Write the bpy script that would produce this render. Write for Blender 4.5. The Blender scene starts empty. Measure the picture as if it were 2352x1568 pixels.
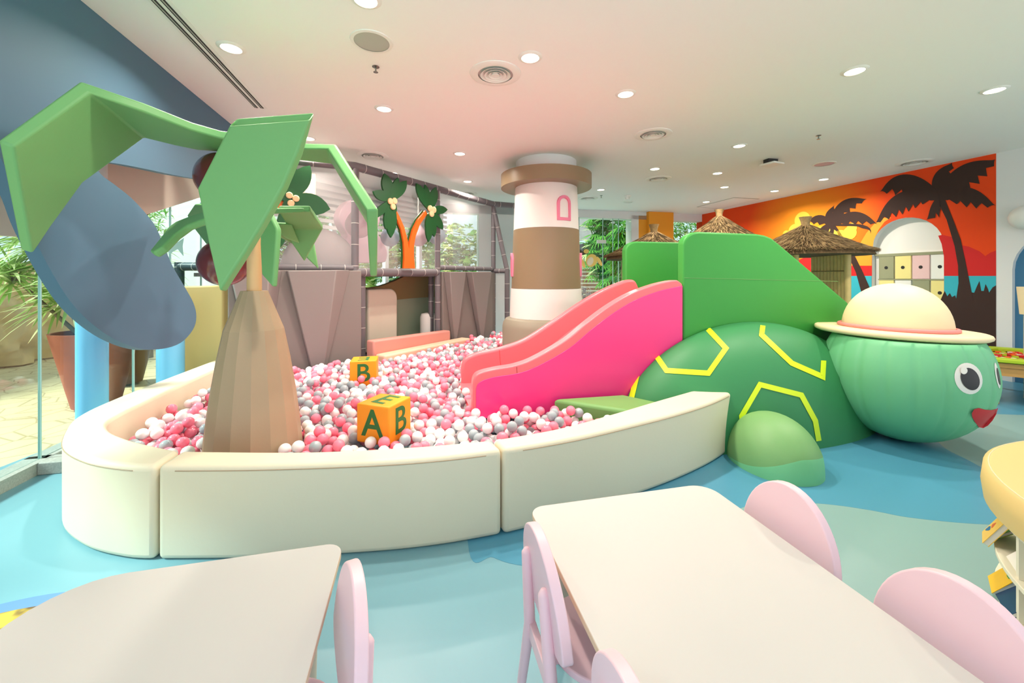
import bpy, bmesh, math, random
LAMP_W = 29.0; SKY = 2.05; SUNE = 9.0; SUNDIR = (.72, .25, -.75); EXPO = 0.08
import numpy as np
from mathutils import Vector, Matrix
random.seed(7)
C = bpy.context.scene.collection
SC = bpy.context.scene
F, CX, HY, HC = 930.0, 1176.0, 635.0, 1.5      # focal length in pixels, principal column, eye-level row, eye height
CEIL = 3.3
PX, PY = 0.973, 0.231                          # the room's cross direction; its long direction is (-PY, PX)
V = Vector

def at(px, py, Y):
    return V(((px-CX)/F*Y, Y, HC+(HY-py)/F*Y))
def onz(px, py, z):
    Y = (HC-z)*F/(py-HY)
    return V(((px-CX)/F*Y, Y, z))
class VPlane:                                  # a vertical plane through (x, y) along a level direction
    def __init__(s, x, y, dx, dy):
        l = math.hypot(dx, dy); s.o = V((x, y, 0)); s.d = V((dx/l, dy/l, 0)); s.n = V((dy/l, -dx/l, 0))
    def hit(s, px, py):
        k = (px-CX)/F
        t = (k*s.o.y-s.o.x)/(s.d.x-k*s.d.y)
        Y = s.o.y+t*s.d.y
        return V((k*Y, Y, HC+(HY-py)/F*Y))
    def pt(s, t, z, off=0.0):
        p = s.o+s.d*t+s.n*off
        return V((p.x, p.y, z))
    def t_of(s, p):
        return (V((p.x, p.y, 0))-s.o).dot(s.d)
def on3(px, py, A, B, D):                      # pixel ray on the plane through three points
    n = (B-A).cross(D-A); c = V((0, 0, HC)); r = V(((px-CX)/F, 1, (HY-py)/F))
    return c+r*((A-c).dot(n)/r.dot(n))

# ---------------------------------------------------------------- materials
def lin(c):
    c = c/255.0
    return c/12.92 if c <= 0.04045 else ((c+0.055)/1.055)**2.4
def rgb(r, g, b): return (lin(r), lin(g), lin(b), 1.0)
MATS = {}
def mat(name, col, rough=0.5, spec=0.5, bump=0.0, bscale=200.0, coat=0.0, metal=0.0, var=0.0, vscale=6.0, emit=0.0, sub=0.0, trans=0.0):
    if name in MATS: return MATS[name]
    m = bpy.data.materials.new(name); m.use_nodes = True
    nt = m.node_tree; b = nt.nodes['Principled BSDF']
    c = rgb(*col)
    b.inputs['Base Color'].default_value = c
    b.inputs['Roughness'].default_value = rough
    b.inputs['Specular IOR Level'].default_value = spec
    b.inputs['Metallic'].default_value = metal
    b.inputs['Coat Weight'].default_value = coat
    if emit:
        b.inputs['Emission Color'].default_value = c
        b.inputs['Emission Strength'].default_value = emit
    tc = nt.nodes.new('ShaderNodeTexCoord')
    if bump:
        n = nt.nodes.new('ShaderNodeTexNoise'); n.inputs['Scale'].default_value = bscale; n.inputs['Detail'].default_value = 3
        bp = nt.nodes.new('ShaderNodeBump'); bp.inputs['Strength'].default_value = bump; bp.inputs['Distance'].default_value = 0.004
        nt.links.new(tc.outputs['Object'], n.inputs['Vector']); nt.links.new(n.outputs['Fac'], bp.inputs['Height'])
        nt.links.new(bp.outputs['Normal'], b.inputs['Normal'])
    if var:
        n = nt.nodes.new('ShaderNodeTexNoise'); n.inputs['Scale'].default_value = vscale; n.inputs['Detail'].default_value = 4
        r = nt.nodes.new('ShaderNodeMix'); r.data_type = 'RGBA'
        r.inputs['A'].default_value = [max(0, x*(1-var)) for x in c[:3]]+[1]
        r.inputs['B'].default_value = [min(1, x*(1+var)) for x in c[:3]]+[1]
        nt.links.new(tc.outputs['Object'], n.inputs['Vector']); nt.links.new(n.outputs['Fac'], r.inputs['Factor'])
        nt.links.new(r.outputs['Result'], b.inputs['Base Color'])
    MATS[name] = m
    return m
def glass_mat(name, tint=(225, 240, 238), fac=0.06):
    m = bpy.data.materials.new(name); m.use_nodes = True; nt = m.node_tree; nt.nodes.clear()
    o = nt.nodes.new('ShaderNodeOutputMaterial'); mx = nt.nodes.new('ShaderNodeMixShader')
    t = nt.nodes.new('ShaderNodeBsdfTransparent'); g = nt.nodes.new('ShaderNodeBsdfGlossy')
    t.inputs['Color'].default_value = rgb(*tint); g.inputs['Roughness'].default_value = 0.02
    mx.inputs[0].default_value = fac
    nt.links.new(t.outputs[0], mx.inputs[1]); nt.links.new(g.outputs[0], mx.inputs[2]); nt.links.new(mx.outputs[0], o.inputs[0])
    MATS[name] = m; return m
def veil_mat(name, col, opacity, scale=0):      # a fine mesh fabric: threads and holes
    m = bpy.data.materials.new(name); m.use_nodes = True; nt = m.node_tree
    b = nt.nodes['Principled BSDF']; b.inputs['Base Color'].default_value = rgb(*col); b.inputs['Roughness'].default_value = 0.8
    o = nt.nodes['Material Output']; mx = nt.nodes.new('ShaderNodeMixShader'); t = nt.nodes.new('ShaderNodeBsdfTransparent')
    mx.inputs[0].default_value = opacity
    if scale:
        tc = nt.nodes.new('ShaderNodeTexCoord'); vo = nt.nodes.new('ShaderNodeTexVoronoi'); vo.feature = 'DISTANCE_TO_EDGE'
        vo.inputs['Scale'].default_value = scale; vo.inputs['Randomness'].default_value = 0.0
        mr = nt.nodes.new('ShaderNodeMapRange'); mr.inputs['From Min'].default_value = 0.1; mr.inputs['From Max'].default_value = 0.2
        mr.inputs['To Min'].default_value = min(1, opacity*1.8); mr.inputs['To Max'].default_value = opacity*0.55
        nt.links.new(tc.outputs['Object'], vo.inputs['Vector']); nt.links.new(vo.outputs['Distance'], mr.inputs['Value'])
        nt.links.new(mr.outputs['Result'], mx.inputs[0])
    nt.links.new(t.outputs[0], mx.inputs[1]); nt.links.new(b.outputs[0], mx.inputs[2]); nt.links.new(mx.outputs[0], o.inputs[0])
    MATS[name] = m; return m

# ---------------------------------------------------------------- mesh builder
class MB:
    def __init__(s): s.v = []; s.f = []; s.m = []
    def add(s, vs, fs, mi=0):
        k = len(s.v); s.v += [tuple(p) for p in vs]; s.f += [tuple(i+k for i in q) for q in fs]; s.m += [mi]*len(fs); return s
    def prism(s, poly, off, mi=0, mside=None):
        n = len(poly); off = V(off); a = [V(p) for p in poly]; b = [p+off for p in a]
        s.add(a+b, [tuple(range(n))[::-1], tuple(range(n, 2*n))], mi)
        k = len(s.v)-2*n
        s.f += [(k+i, k+(i+1) % n, k+n+(i+1) % n, k+n+i) for i in range(n)]; s.m += [mi if mside is None else mside]*n
        return s
    def box(s, c, size, rot=0.0, mi=0):
        c = V(c); hx, hy, hz = size[0]/2, size[1]/2, size[2]/2; ca, sa = math.cos(rot), math.sin(rot)
        vs = [c+V((x*ca-y*sa, x*sa+y*ca, z)) for z in (-hz, hz) for x, y in ((-hx, -hy), (hx, -hy), (hx, hy), (-hx, hy))]
        return s.add(vs, [(3, 2, 1, 0), (4, 5, 6, 7), (0, 1, 5, 4), (1, 2, 6, 5), (2, 3, 7, 6), (3, 0, 4, 7)], mi)
    def lathe(s, prof, n=48, c=(0, 0, 0), mi=0, axis=None, cap=True):
        c = V(c); vs = []; fs = []
        q = V((0, 0, 1)).rotation_difference(V(axis)) if axis is not None else None
        for r, z in prof:
            for i in range(n):
                a = 2*math.pi*i/n; p = V((r*math.cos(a), r*math.sin(a), z))
                vs.append(c+(q @ p if q else p))
        for j in range(len(prof)-1):
            for i in range(n):
                fs.append((j*n+i, j*n+(i+1) % n, (j+1)*n+(i+1) % n, (j+1)*n+i))
        if cap and prof[0][0] > 1e-6: fs.append(tuple(range(n))[::-1])
        if cap and prof[-1][0] > 1e-6: fs.append(tuple((len(prof)-1)*n+i for i in range(n)))
        return s.add(vs, fs, mi)
    def tube(s, pts, r, n=10, mi=0):
        pts = [V(p) for p in pts]; rr = r if isinstance(r, (list, tuple)) else [r]*len(pts)
        vs = []; fs = []; up = None
        for i, p in enumerate(pts):
            d = (pts[min(i+1, len(pts)-1)]-pts[max(i-1, 0)]).normalized()
            if up is None:
                up = d.orthogonal().normalized()
            else:
                up = (up-d*up.dot(d)).normalized()
            w = d.cross(up)
            for k in range(n):
                a = 2*math.pi*k/n; vs.append(p+(up*math.cos(a)+w*math.sin(a))*rr[i])
        for j in range(len(pts)-1):
            for k in range(n):
                fs.append((j*n+k, j*n+(k+1) % n, (j+1)*n+(k+1) % n, (j+1)*n+k))
        fs.append(tuple(range(n))[::-1]); fs.append(tuple((len(pts)-1)*n+k for k in range(n)))
        return s.add(vs, fs, mi)
    def ell(s, c, r, nu=32, nv=18, mi=0, zmin=None, zmax=None):
        c = V(c); r = (r, r, r) if isinstance(r, (int, float)) else r; vs = []; fs = []
        for j in range(nv+1):
            th = math.pi*j/nv
            for i in range(nu):
                ph = 2*math.pi*i/nu
                p = c+V((r[0]*math.sin(th)*math.cos(ph), r[1]*math.sin(th)*math.sin(ph), -r[2]*math.cos(th)))
                if zmin is not None: p.z = max(p.z, zmin)
                if zmax is not None: p.z = min(p.z, zmax)
                vs.append(p)
        for j in range(nv):
            for i in range(nu):
                fs.append((j*nu+i, j*nu+(i+1) % nu, (j+1)*nu+(i+1) % nu, (j+1)*nu+i))
        return s.add(vs, fs, mi)
    def build(s, name, mats, parent=None, ang=35, bevel=0, seg=2, weld=False, recalc=True, org=None, kind=None, label=None):
        o = W0 = None
        base = WO[parent.name] if parent is not None else (V(org) if org is not None else V((0, 0, 0)))
        me = bpy.data.meshes.new(name)
        me.from_pydata([tuple(V(p)-base) for p in s.v], [], s.f)
        if not isinstance(mats, (list, tuple)): mats = [mats]
        for m in mats: me.materials.append(MATS[m] if isinstance(m, str) else m)
        me.polygons.foreach_set('material_index', s.m)
        bm = bmesh.new(); bm.from_mesh(me)
        bmesh.ops.remove_doubles(bm, verts=bm.verts, dist=1e-5)
        if recalc: bmesh.ops.recalc_face_normals(bm, faces=bm.faces)
        bm.to_mesh(me); bm.free()
        me.polygons.foreach_set('use_smooth', [True]*len(me.polygons))
        me.set_sharp_from_angle(angle=math.radians(ang))
        o = bpy.data.objects.new(name, me); C.objects.link(o)
        if parent is not None:
            o.parent = parent
        else:
            o.location = base
        WO[o.name] = base
        if bevel:
            b = o.modifiers.new('bevel', 'BEVEL'); b.width = bevel; b.segments = seg; b.limit_method = 'ANGLE'; b.angle_limit = math.radians(35)
            b.harden_normals = False
        if kind: o['kind'] = kind
        if label: o['label'] = label
        return o
WO = {}
def thing(name, label, cat, loc=(0, 0, 0), group=None):
    o = bpy.data.objects.new(name, None); C.objects.link(o); o.location = loc; o.empty_display_size = 0.1
    WO[o.name] = V(loc); o['label'] = label; o['category'] = cat
    if group: o['group'] = group
    return o
def tag(o, label, cat, group=None):
    o['label'] = label; o['category'] = cat
    if group: o['group'] = group
    return o
def struct(o):
    o['kind'] = 'structure'; return o
def kids(o): return [c for c in bpy.data.objects if c.parent == o]
def dup(root, loc, rotz=0.0, label=None, group=None, children=None):
    r = root.copy(); C.objects.link(r); r.location = loc; r.rotation_euler = (0, 0, rotz)
    WO[r.name] = V(loc)
    if label: r['label'] = label
    if group: r['group'] = group
    for ch in (children if children is not None else kids(root)):
        c = ch.copy(); C.objects.link(c); c.parent = r
        for g in kids(ch):
            d = g.copy(); C.objects.link(d); d.parent = c
    return r
def crom(pts, n=8, closed=False):               # Catmull-Rom through the points
    P = [V(p) if len(p) == 3 else V((p[0], p[1], 0)) for p in pts]; out = []; m = len(P)
    rng = range(m if closed else m-1)
    for i in rng:
        if closed: p0, p1, p2, p3 = P[i-1], P[i], P[(i+1) % m], P[(i+2) % m]
        else: p0, p1, p2, p3 = P[max(i-1, 0)], P[i], P[i+1], P[min(i+2, m-1)]
        for k in range(n):
            t = k/n
            out.append(0.5*((2*p1)+(p2-p0)*t+(2*p0-5*p1+4*p2-p3)*t*t+(3*p1-p0-3*p2+p3)*t**3))
    if not closed: out.append(P[-1].copy())
    return out
def resample(P, n):
    L = [0]
    for a, b in zip(P, P[1:]): L.append(L[-1]+(b-a).length)
    out = []; j = 0
    for i in range(n):
        s = L[-1]*i/(n-1)
        while j < len(P)-2 and L[j+1] < s: j += 1
        d = L[j+1]-L[j]
        out.append(P[j].lerp(P[j+1], (s-L[j])/d if d else 0))
    return out
def text_mb(txt, size, depth, M, mi=0):         # letters as solid shapes, placed by a matrix
    cu = bpy.data.curves.new('tmp_text', 'FONT'); cu.body = txt; cu.size = size; cu.extrude = depth/2; cu.align_x = 'CENTER'; cu.align_y = 'CENTER'; cu.offset = size*0.012
    o = bpy.data.objects.new('tmp_text', cu); C.objects.link(o)
    dg = bpy.context.evaluated_depsgraph_get(); me = bpy.data.meshes.new_from_object(o.evaluated_get(dg))
    mb = MB(); mb.add([M @ v.co for v in me.vertices], [tuple(p.vertices) for p in me.polygons], mi)
    bpy.data.objects.remove(o); bpy.data.curves.remove(cu); bpy.data.meshes.remove(me)
    return mb

def leaf_mat(name, col):                        # leaves let some light through
    m = mat(name, col, 0.5); nt = m.node_tree; b = nt.nodes['Principled BSDF']; o = nt.nodes['Material Output']
    t = nt.nodes.new('ShaderNodeBsdfTranslucent'); t.inputs['Color'].default_value = rgb(*[min(255, int(c*1.1)) for c in col]); mx = nt.nodes.new('ShaderNodeMixShader'); mx.inputs[0].default_value = 0.4
    nt.links.new(b.outputs[0], mx.inputs[1]); nt.links.new(t.outputs[0], mx.inputs[2]); nt.links.new(mx.outputs[0], o.inputs[0])
mat('cushion_beige', (216, 204, 188), 0.5)
# palette
mat('ceiling_white', (243, 242, 240), 0.7, 0.2)
mat('wall_white', (228, 228, 230), 0.7, 0.2)
mat('slate_blue', (80, 112, 136), 0.6, 0.3, var=0.02)
mat('sky_blue_pad', (120, 196, 240), 0.45)
mat('pale_pillar', (225, 230, 232), 0.7)
mat('beige_wall', (216, 206, 194), 0.8, 0.2)
mat('cream_vinyl', (230, 218, 192), 0.5, 0.4, bump=0.1, bscale=60)
mat('tan_vinyl', (170, 147, 120), 0.5, 0.4, bump=0.1, bscale=60)
mat('pole_tan', (208, 170, 124), 0.5)
mat('leaf_green', (112, 170, 108), 0.5, 0.4, bump=0.15, bscale=30)
mat('maroon', (112, 50, 52), 0.18, 0.6, bump=0.25, bscale=14)
mat('orange_block', (252, 158, 32), 0.5, 0.4, bump=0.1, bscale=60)
mat('letter_green', (40, 108, 50), 0.6)
mat('magenta', (250, 58, 138), 0.3, 0.5)
mat('coral', (250, 112, 122), 0.3, 0.5)
mat('panel_green', (60, 152, 64), 0.5, 0.4, bump=0.08, bscale=80)
mat('pad_olive', (112, 160, 92), 0.5, 0.4)
mat('shell_green', (56, 134, 82), 0.5, 0.4, bump=0.08, bscale=40)
mat('hex_lime', (222, 240, 30), 0.5)
mat('head_green', (116, 192, 142), 0.5, 0.4, bump=0.08, bscale=40)
mat('flipper_top', (122, 170, 108), 0.5, 0.4, bump=0.08, bscale=40)
mat('flipper_low', (124, 200, 144), 0.5, 0.4, bump=0.08, bscale=40)
mat('hat_cream', (238, 216, 176), 0.55, 0.4, bump=0.06, bscale=60)
mat('hat_pink', (238, 140, 138), 0.55)
mat('eye_white', (238, 232, 224), 0.5)
mat('eye_black', (30, 24, 24), 0.4)
mat('mouth_red', (206, 28, 40), 0.5)
mat('mauve_pad', (142, 133, 132), 0.5, 0.4, bump=0.08, bscale=40)
mat('mauve_base', (132, 123, 120), 0.5, 0.4)
mat('pipe_grey', (112, 106, 112), 0.45, 0.5)
mat('pipe_tie', (190, 186, 184), 0.5)
mat('pipe_dark', (60, 74, 84), 0.4, 0.5)
mat('lilac_pad', (206, 172, 186), 0.5)
mat('blue_ball', (132, 164, 184), 0.5)
mat('peach_pad', (232, 192, 166), 0.5)
mat('grey_mesh', (140, 132, 134), 0.8, 0.2)
mat('pink_beam', (212, 146, 136), 0.5, 0.4)
mat('olive_pad', (182, 152, 104), 0.5, 0.4)
mat('sage_pad', (186, 194, 166), 0.5, 0.4)
mat('cutout_green', (20, 86, 40), 0.45)
mat('cutout_orange', (246, 108, 30), 0.45)
mat('cutout_nut', (246, 206, 158), 0.5)
mat('lh_brown', (142, 122, 96), 0.4, 0.4)
mat('lh_white', (238, 230, 228), 0.5, 0.4)
mat('lh_base', (150, 142, 126), 0.5, 0.4, bump=0.06, bscale=30)
mat('window_pink', (240, 130, 162), 0.4)
mat('table_white', (202, 198, 194), 0.45, 0.3)
mat('ply_edge', (222, 198, 168), 0.6)
mat('chair_pink', (240, 204, 213), 0.4, 0.4)
mat('leg_wood', (214, 198, 176), 0.5)
mat('yellow_vinyl', (222, 196, 130), 0.5, 0.4, bump=0.08, bscale=40)
mat('shelf_white', (236, 230, 208), 0.5)
mat('lime_top', (176, 200, 30), 0.5)
mat('pine', (206, 152, 84), 0.55, var=0.1, vscale=20)
mat('thatch', (164, 138, 100), 0.9, 0.1, var=0.5, vscale=30)
mat('thatch_dark', (112, 92, 68), 0.9, 0.1, var=0.5, vscale=30)
mat('bamboo', (214, 190, 126), 0.5, 0.4, var=0.15, vscale=12)
mat('bamboo_node', (128, 106, 58), 0.6)
mat('metal_white', (235, 234, 230), 0.4, 0.5)
mat('lamp_glow', (255, 246, 226), 0.5, emit=9.0)
mat('dark_slot', (34, 34, 34), 0.6)
mat('vent_throat', (196, 194, 190), 0.6)
mat('grille_grey', (176, 176, 170), 0.7)
mat('chrome', (150, 148, 144), 0.25, 0.5, metal=0.9)
mat('ink_brown', (64, 46, 42), 0.7, 0.2)
mat('sea_blue', (62, 178, 196), 0.7, 0.2)
mat('hill_red', (212, 44, 44), 0.7, 0.2)
mat('cloud_yellow', (246, 204, 78), 0.7, 0.2)
mat('orange_pillar', (240, 160, 40), 0.6)
mat('drawer_sage', (152, 154, 122), 0.5)
mat('drawer_yellow', (238, 224, 146), 0.5)
mat('drawer_pink', (232, 194, 194), 0.5)
mat('drawer_white', (236, 236, 230), 0.5)
mat('arch_blue', (66, 124, 166), 0.6)
mat('terracotta', (178, 96, 72), 0.7, var=0.15, vscale=8)
mat('pot_brown', (118, 78, 50), 0.6, var=0.15, vscale=8)
mat('soil', (60, 46, 36), 0.9)
leaf_mat('leaf_var', (150, 184, 92))
leaf_mat('leaf_pale', (226, 232, 176))
leaf_mat('leaf_deep', (60, 134, 50))
leaf_mat('leaf_mid', (112, 178, 70))
mat('stem_grey', (132, 110, 84), 0.8)
mat('rock', (226, 186, 142), 0.9, 0.1, var=0.45, vscale=2.0, bump=0.6, bscale=8)
mat('fence_wood', (156, 104, 84), 0.7, var=0.1)
mat('roof_shingle', (150, 140, 142), 0.9, var=0.3, vscale=12)
mat('dark_wood', (66, 52, 44), 0.8)
mat('pale_outdoor', (240, 244, 242), 0.8)
mat('decal_aqua', (150, 206, 206), 0.5)
mat('decal_yellow', (236, 200, 110), 0.5)
mat('alu', (170, 176, 178), 0.4, metal=0.3)
mat('glass_edge', (176, 208, 204), 0.2)
mat('granite', (176, 172, 164), 0.7, var=0.35, vscale=90)
glass_mat('pane')
glass_mat('pane_green', (226, 240, 234), 0.06)
veil_mat('net', (210, 204, 208), 0.34)
# ================================================================ the setting
def floor_mat():
    m = bpy.data.materials.new('vinyl_floor'); m.use_nodes = True; b = m.node_tree.nodes['Principled BSDF']
    b.inputs['Base Color'].default_value = rgb(124, 170, 184); b.inputs['Roughness'].default_value = 0.32
    b.inputs['Specular IOR Level'].default_value = 0.5
    MATS['vinyl_aqua'] = m
    mat('vinyl_blue', (80, 148, 178), 0.32, 0.5)
floor_mat()
mb = MB(); mb.prism([(-3.75, -2.6, 0), (9, -2.6, 0), (9, 12.7, 0), (-1.8, 10.2, 0), (-4.3, 6.5, 0), (-4.1, 4.6, 0)], (0, 0, -0.1))
FLOOR = struct(mb.build('floor', 'vinyl_aqua'))
blob = crom([(-0.25, 2.29), (-.1, 2.163), (.06, 2.10), (.4, 2.06), (.9, 2.25), (1.475, 2.62), (1.8, 2.69), (2.08, 2.667), (2.3, 2.6), (2.5, 2.514), (2.9, 2.45), (3.3, 2.5), (3.5, 2.72), (3.63, 3.0), (3.72, 3.28), (3.83, 3.62), (4.3, 4.2), (5.0, 4.42), (6.9, 4.48), (7.0, 6.4), (1, 6.6), (-.4, 4)], 10, True)
mb = MB(); mb.prism([(p.x, p.y, 0.0004) for p in blob], (0, 0, 0.0008))
mb.build('floor_area', 'vinyl_blue', FLOOR, label='deep blue floor inlay')
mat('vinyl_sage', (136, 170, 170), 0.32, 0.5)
sage = crom([(.5, 2.3), (1.2, 2.8), (3.4, 2.9), (3.9, 4.2), (5.2, 4.9), (7.0, 4.9), (8.2, 3), (8, .2), (5, -1.8), (1.6, -1.6), (1.0, -.4), (.75, .8), (.45, 1.6)], 8, True)  # greener tone laid over the right part of the aqua floor
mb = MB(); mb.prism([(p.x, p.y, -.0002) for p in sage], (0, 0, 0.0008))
mb.build('floor_area', 'vinyl_sage', FLOOR, label='sage green area of the floor')

LW = VPlane(-2.81, 2.64, -PY, PX)               # slate blue panel over the pit
GL = VPlane(-3.52, 2.79, -PY, PX)               # window line at the garden side
MW = VPlane(7.073, 5.915, -1.62, 6.04)          # painted wall
BW = VPlane(1.86, 10.87, PX, PY)                # far glazed wall
KF = VPlane(-2.21, 5.70, 1.82, 2.98)            # netted play frame, long side
KL = VPlane(-3.57, 4.91, 1.36, 0.79)            # netted play frame, short side

mb = MB()
slot0, slot1 = onz(340, 0, CEIL), onz(588, 247, CEIL)
mb.prism([(-2.2, -2.6, CEIL), (9, -2.6, CEIL), (9, 12.56, CEIL), (-1.75, 10.02, CEIL), (-3.95, 6.9, CEIL), (-4.2, 6.0, CEIL), (-3.4, 5, CEIL)], (0, 0, 0.15))
CEILO = struct(mb.build('ceiling', 'ceiling_white'))
# bulkhead over the far glazing
mb = MB()
p0, p1 = BW.pt(-4.0, 3.09), BW.pt(3.75, 3.09)
mb.prism([p0, p1, p1+V((-.07, .29, 0)), p0+V((-.07, .29, 0))], (0, 0, 0.21))
struct(mb.build('trim_1', 'wall_white'))

# slate blue wall panel with its hanging fin, cut to the outline
fin = [(0, 360), (20, 403), (45, 462), (62, 510), (85, 560), (120, 627), (160, 690), (205, 738), (260, 777), (320, 800), (372, 801), (415, 787), (443, 757), (451, 727), (444, 695), (422, 655), (396, 610), (375, 560), (356, 518), (335, 490), (302, 455), (266, 426), (236, 404), (226, 392), (228, 380), (245, 372), (290, 379), (340, 389), (400, 402), (455, 411), (540, 420)]
fin = [(p.x, p.y) for p in crom(fin[:24], 4)]+fin[24:]
pts = [LW.hit(*p) for p in fin]
pts = [LW.pt(-2.4, 2.95), LW.pt(-1.5, 2.75), LW.pt(-1.0, 2.5)]+pts
endt = LW.t_of(pts[-1])
poly = pts+[LW.pt(endt, CEIL-0.001), LW.pt(-2.4, CEIL-0.001)]
mb = MB(); mb.prism(poly, LW.n*-0.075)
struct(mb.build('wall_left', 'slate_blue', ang=40))
# beige band above the garden windows
lo = [GL.pt(-3.2, 1.80), GL.hit(-10, 540), GL.hit(62, 544), GL.hit(330, 495), GL.hit(395, 474), GL.hit(455, 455), GL.hit(560, 425)]
te = GL.t_of(lo[-1])
mb = MB(); mb.prism(lo+[GL.pt(te, CEIL+.1), GL.pt(-3.2, CEIL+.1)], GL.n*-0.1)
struct(mb.build('wall_beige_band', 'beige_wall'))
mb = MB(); a, b2 = LW.pt(-2.4, CEIL, -.075), LW.pt(endt, CEIL, -.075); c2, d2 = GL.pt(te, CEIL), GL.pt(-3.2, CEIL)
mb.prism([a, b2, c2, d2], (0, 0, .1)); struct(mb.build('ceiling_recess', 'beige_wall'))

# garden window: panes, joints, stone kerb
t108 = GL.t_of(GL.hit(108, 1055))
W1 = bpy.data.objects.new('window_1', None); C.objects.link(W1); WO['window_1'] = V((0, 0, 0)); W1['kind'] = 'structure'
joints = [-2.6, -1.1, t108, GL.t_of(GL.hit(318, 900)), GL.t_of(GL.hit(401, 600)), GL.t_of(GL.hit(443, 600))+.3, 3.6]
for ta, tb in zip(joints, joints[1:]):
    mb = MB(); q = [GL.pt(ta+.004, .095, -.04), GL.pt(tb-.004, .095, -.04), GL.pt(tb-.004, 2.5, -.04), GL.pt(ta+.004, 2.5, -.04)]
    mb.prism(q, GL.n*-0.012); mb.build('pane', 'pane', W1)
for t in joints[1:-1]:
    mb = MB(); mb.prism([GL.pt(t-.004, .095, -.035), GL.pt(t+.004, .095, -.035), GL.pt(t+.004, 2.5, -.035), GL.pt(t-.004, 2.5, -.035)], GL.n*-0.02)
    mb.build('pane_joint', 'glass_edge', W1)
mb = MB(); mb.prism([GL.pt(-2.6, 0), GL.pt(t108+.06, 0), GL.pt(t108+.06, .095), GL.pt(-2.6, .095)], GL.n*-0.16)
q = GL.pt(t108-.09, 0); mb.prism([q, q+V((PX*.35, PY*.35, 0)), q+V((PX*.35, PY*.35, .095)), q+V((0, 0, .095))], V((-PY, PX, 0))*.15)
mb.build('window_sill', 'granite', W1, bevel=.008, label='grey speckled stone kerb')
mb = MB(); mb.prism([GL.pt(t108, 0), GL.pt(3.6, 0), GL.pt(3.6, .095), GL.pt(t108, .095)], GL.n*-0.16)
mb.build('window_sill', 'granite', W1, bevel=.008, label='grey speckled stone kerb')
mb = MB()                                        # frosted fish on the pane beside the tree
def decal(px_list, m, pl=GL, off=-.03, parent=None, name='decal', label=None, th=.002):
    mb = MB(); mb.prism([pl.hit(*p)+pl.n*off for p in px_list], pl.n*-th); return mb.build(name, m, parent, label=label)
decal([(382, 546), (400, 549), (415, 556), (429, 546), (426, 565), (428, 588), (415, 572), (404, 578), (398, 584), (388, 573), (372, 570), (366, 556)], 'decal_aqua', parent=W1, name='fish_sticker', label='frosted aqua fish shape on the glass')

# round pillars between the window bays, padded low down
for i, (px, r) in enumerate(((212, .105), (392, .13))):
    c = GL.hit(px, 700); c.z = 0
    if i == 0: mb = MB(); mb.lathe([(r*.93, 1.3), (r*.93, 3.38)], 24, c); o = mb.build('wall_pillar', 'pale_pillar'); o['kind'] = 'structure'
    mb = MB(); mb.lathe([(r, 0), (r, 1.3)], 28, c)
    tag(mb.build('pillar_pad', 'sky_blue_pad', bevel=.015), ('sky blue padding around the pillar next to the terracotta pot', 'sky blue padding on the pillar beside the cream panel')[i], 'padding', 'sky blue pillar pads')

# ---- painted wall with an arched niche
def arch_pts(pl, t0, t1, zspring, n=16):
    c = (t0+t1)/2; r = (t1-t0)/2
    return [(c-r*math.cos(math.pi*i/n), zspring+r*math.sin(math.pi*i/n)*.99) for i in range(n+1)]
ta, tb = MW.t_of(MW.hit(2168, 600)), MW.t_of(MW.hit(2003, 600))
zs = 2.52-(tb-ta)/2
tc1, tc0 = MW.t_of(MW.hit(2325, 700)), MW.t_of(MW.hit(2325, 700))-1.15
zs2 = MW.hit(2352, 530).z-.12-.42
arc1, arc2 = arch_pts(MW, ta, tb, zs), arch_pts(MW, tc0, tc1, zs2)
M_END = 6.26
def wall_strip(mb, tA, tB, z0, z1, mi=0): mb.add([MW.pt(tA, z0), MW.pt(tB, z0), MW.pt(tB, z1), MW.pt(tA, z1)], [(0, 1, 2, 3)], mi)
mb = MB()
wall_strip(mb, -3.2, tc0, 0, CEIL, 1); wall_strip(mb, tc1, 0, 0, CEIL, 1); wall_strip(mb, 0, ta, 0, CEIL, 0); wall_strip(mb, tb, M_END, 0, zs, 0); wall_strip(mb, tb, M_END, zs, CEIL, 0)
for arc, mi in ((arc1, 0), (arc2, 1)):
    for (u0, z0), (u1, z1) in zip(arc, arc[1:]):
        mb.add([MW.pt(u0, z0), MW.pt(u1, z1), MW.pt(u1, CEIL), MW.pt(u0, CEIL)], [(0, 1, 2, 3)], mi)
k = bpy.data.materials.new('mural_sunset'); k.use_nodes = True; nt = k.node_tree; bs = nt.nodes['Principled BSDF']; bs.inputs['Roughness'].default_value = .7
bs.inputs['Specular IOR Level'].default_value = .2
tc = nt.nodes.new('ShaderNodeTexCoord'); sb = nt.nodes.new('ShaderNodeVectorMath'); sb.operation = 'DISTANCE'
cg = MW.hit(1850, 545); sb.inputs[1].default_value = cg
rp = nt.nodes.new('ShaderNodeValToRGB'); rp.color_ramp.elements[0].color = rgb(255, 176, 40); rp.color_ramp.elements[1].color = rgb(238, 74, 26)
rp.color_ramp.elements[1].position = .62
mrn = nt.nodes.new('ShaderNodeMath'); mrn.operation = 'DIVIDE'; mrn.inputs[1].default_value = 2.6
nt.links.new(tc.outputs['Object'], sb.inputs[0]); nt.links.new(sb.outputs['Value'], mrn.inputs[0]); nt.links.new(mrn.outputs[0], rp.inputs[0]); nt.links.new(rp.outputs[0], bs.inputs['Base Color'])
MATS['mural'] = k
WR = struct(mb.build('wall_right', ['mural', 'wall_white'], ang=20, recalc=False))
WR.data.polygons.foreach_set('use_smooth', [False]*len(WR.data.polygons))
NI = 0.10                                        # niche depth
mb = MB()
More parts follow.
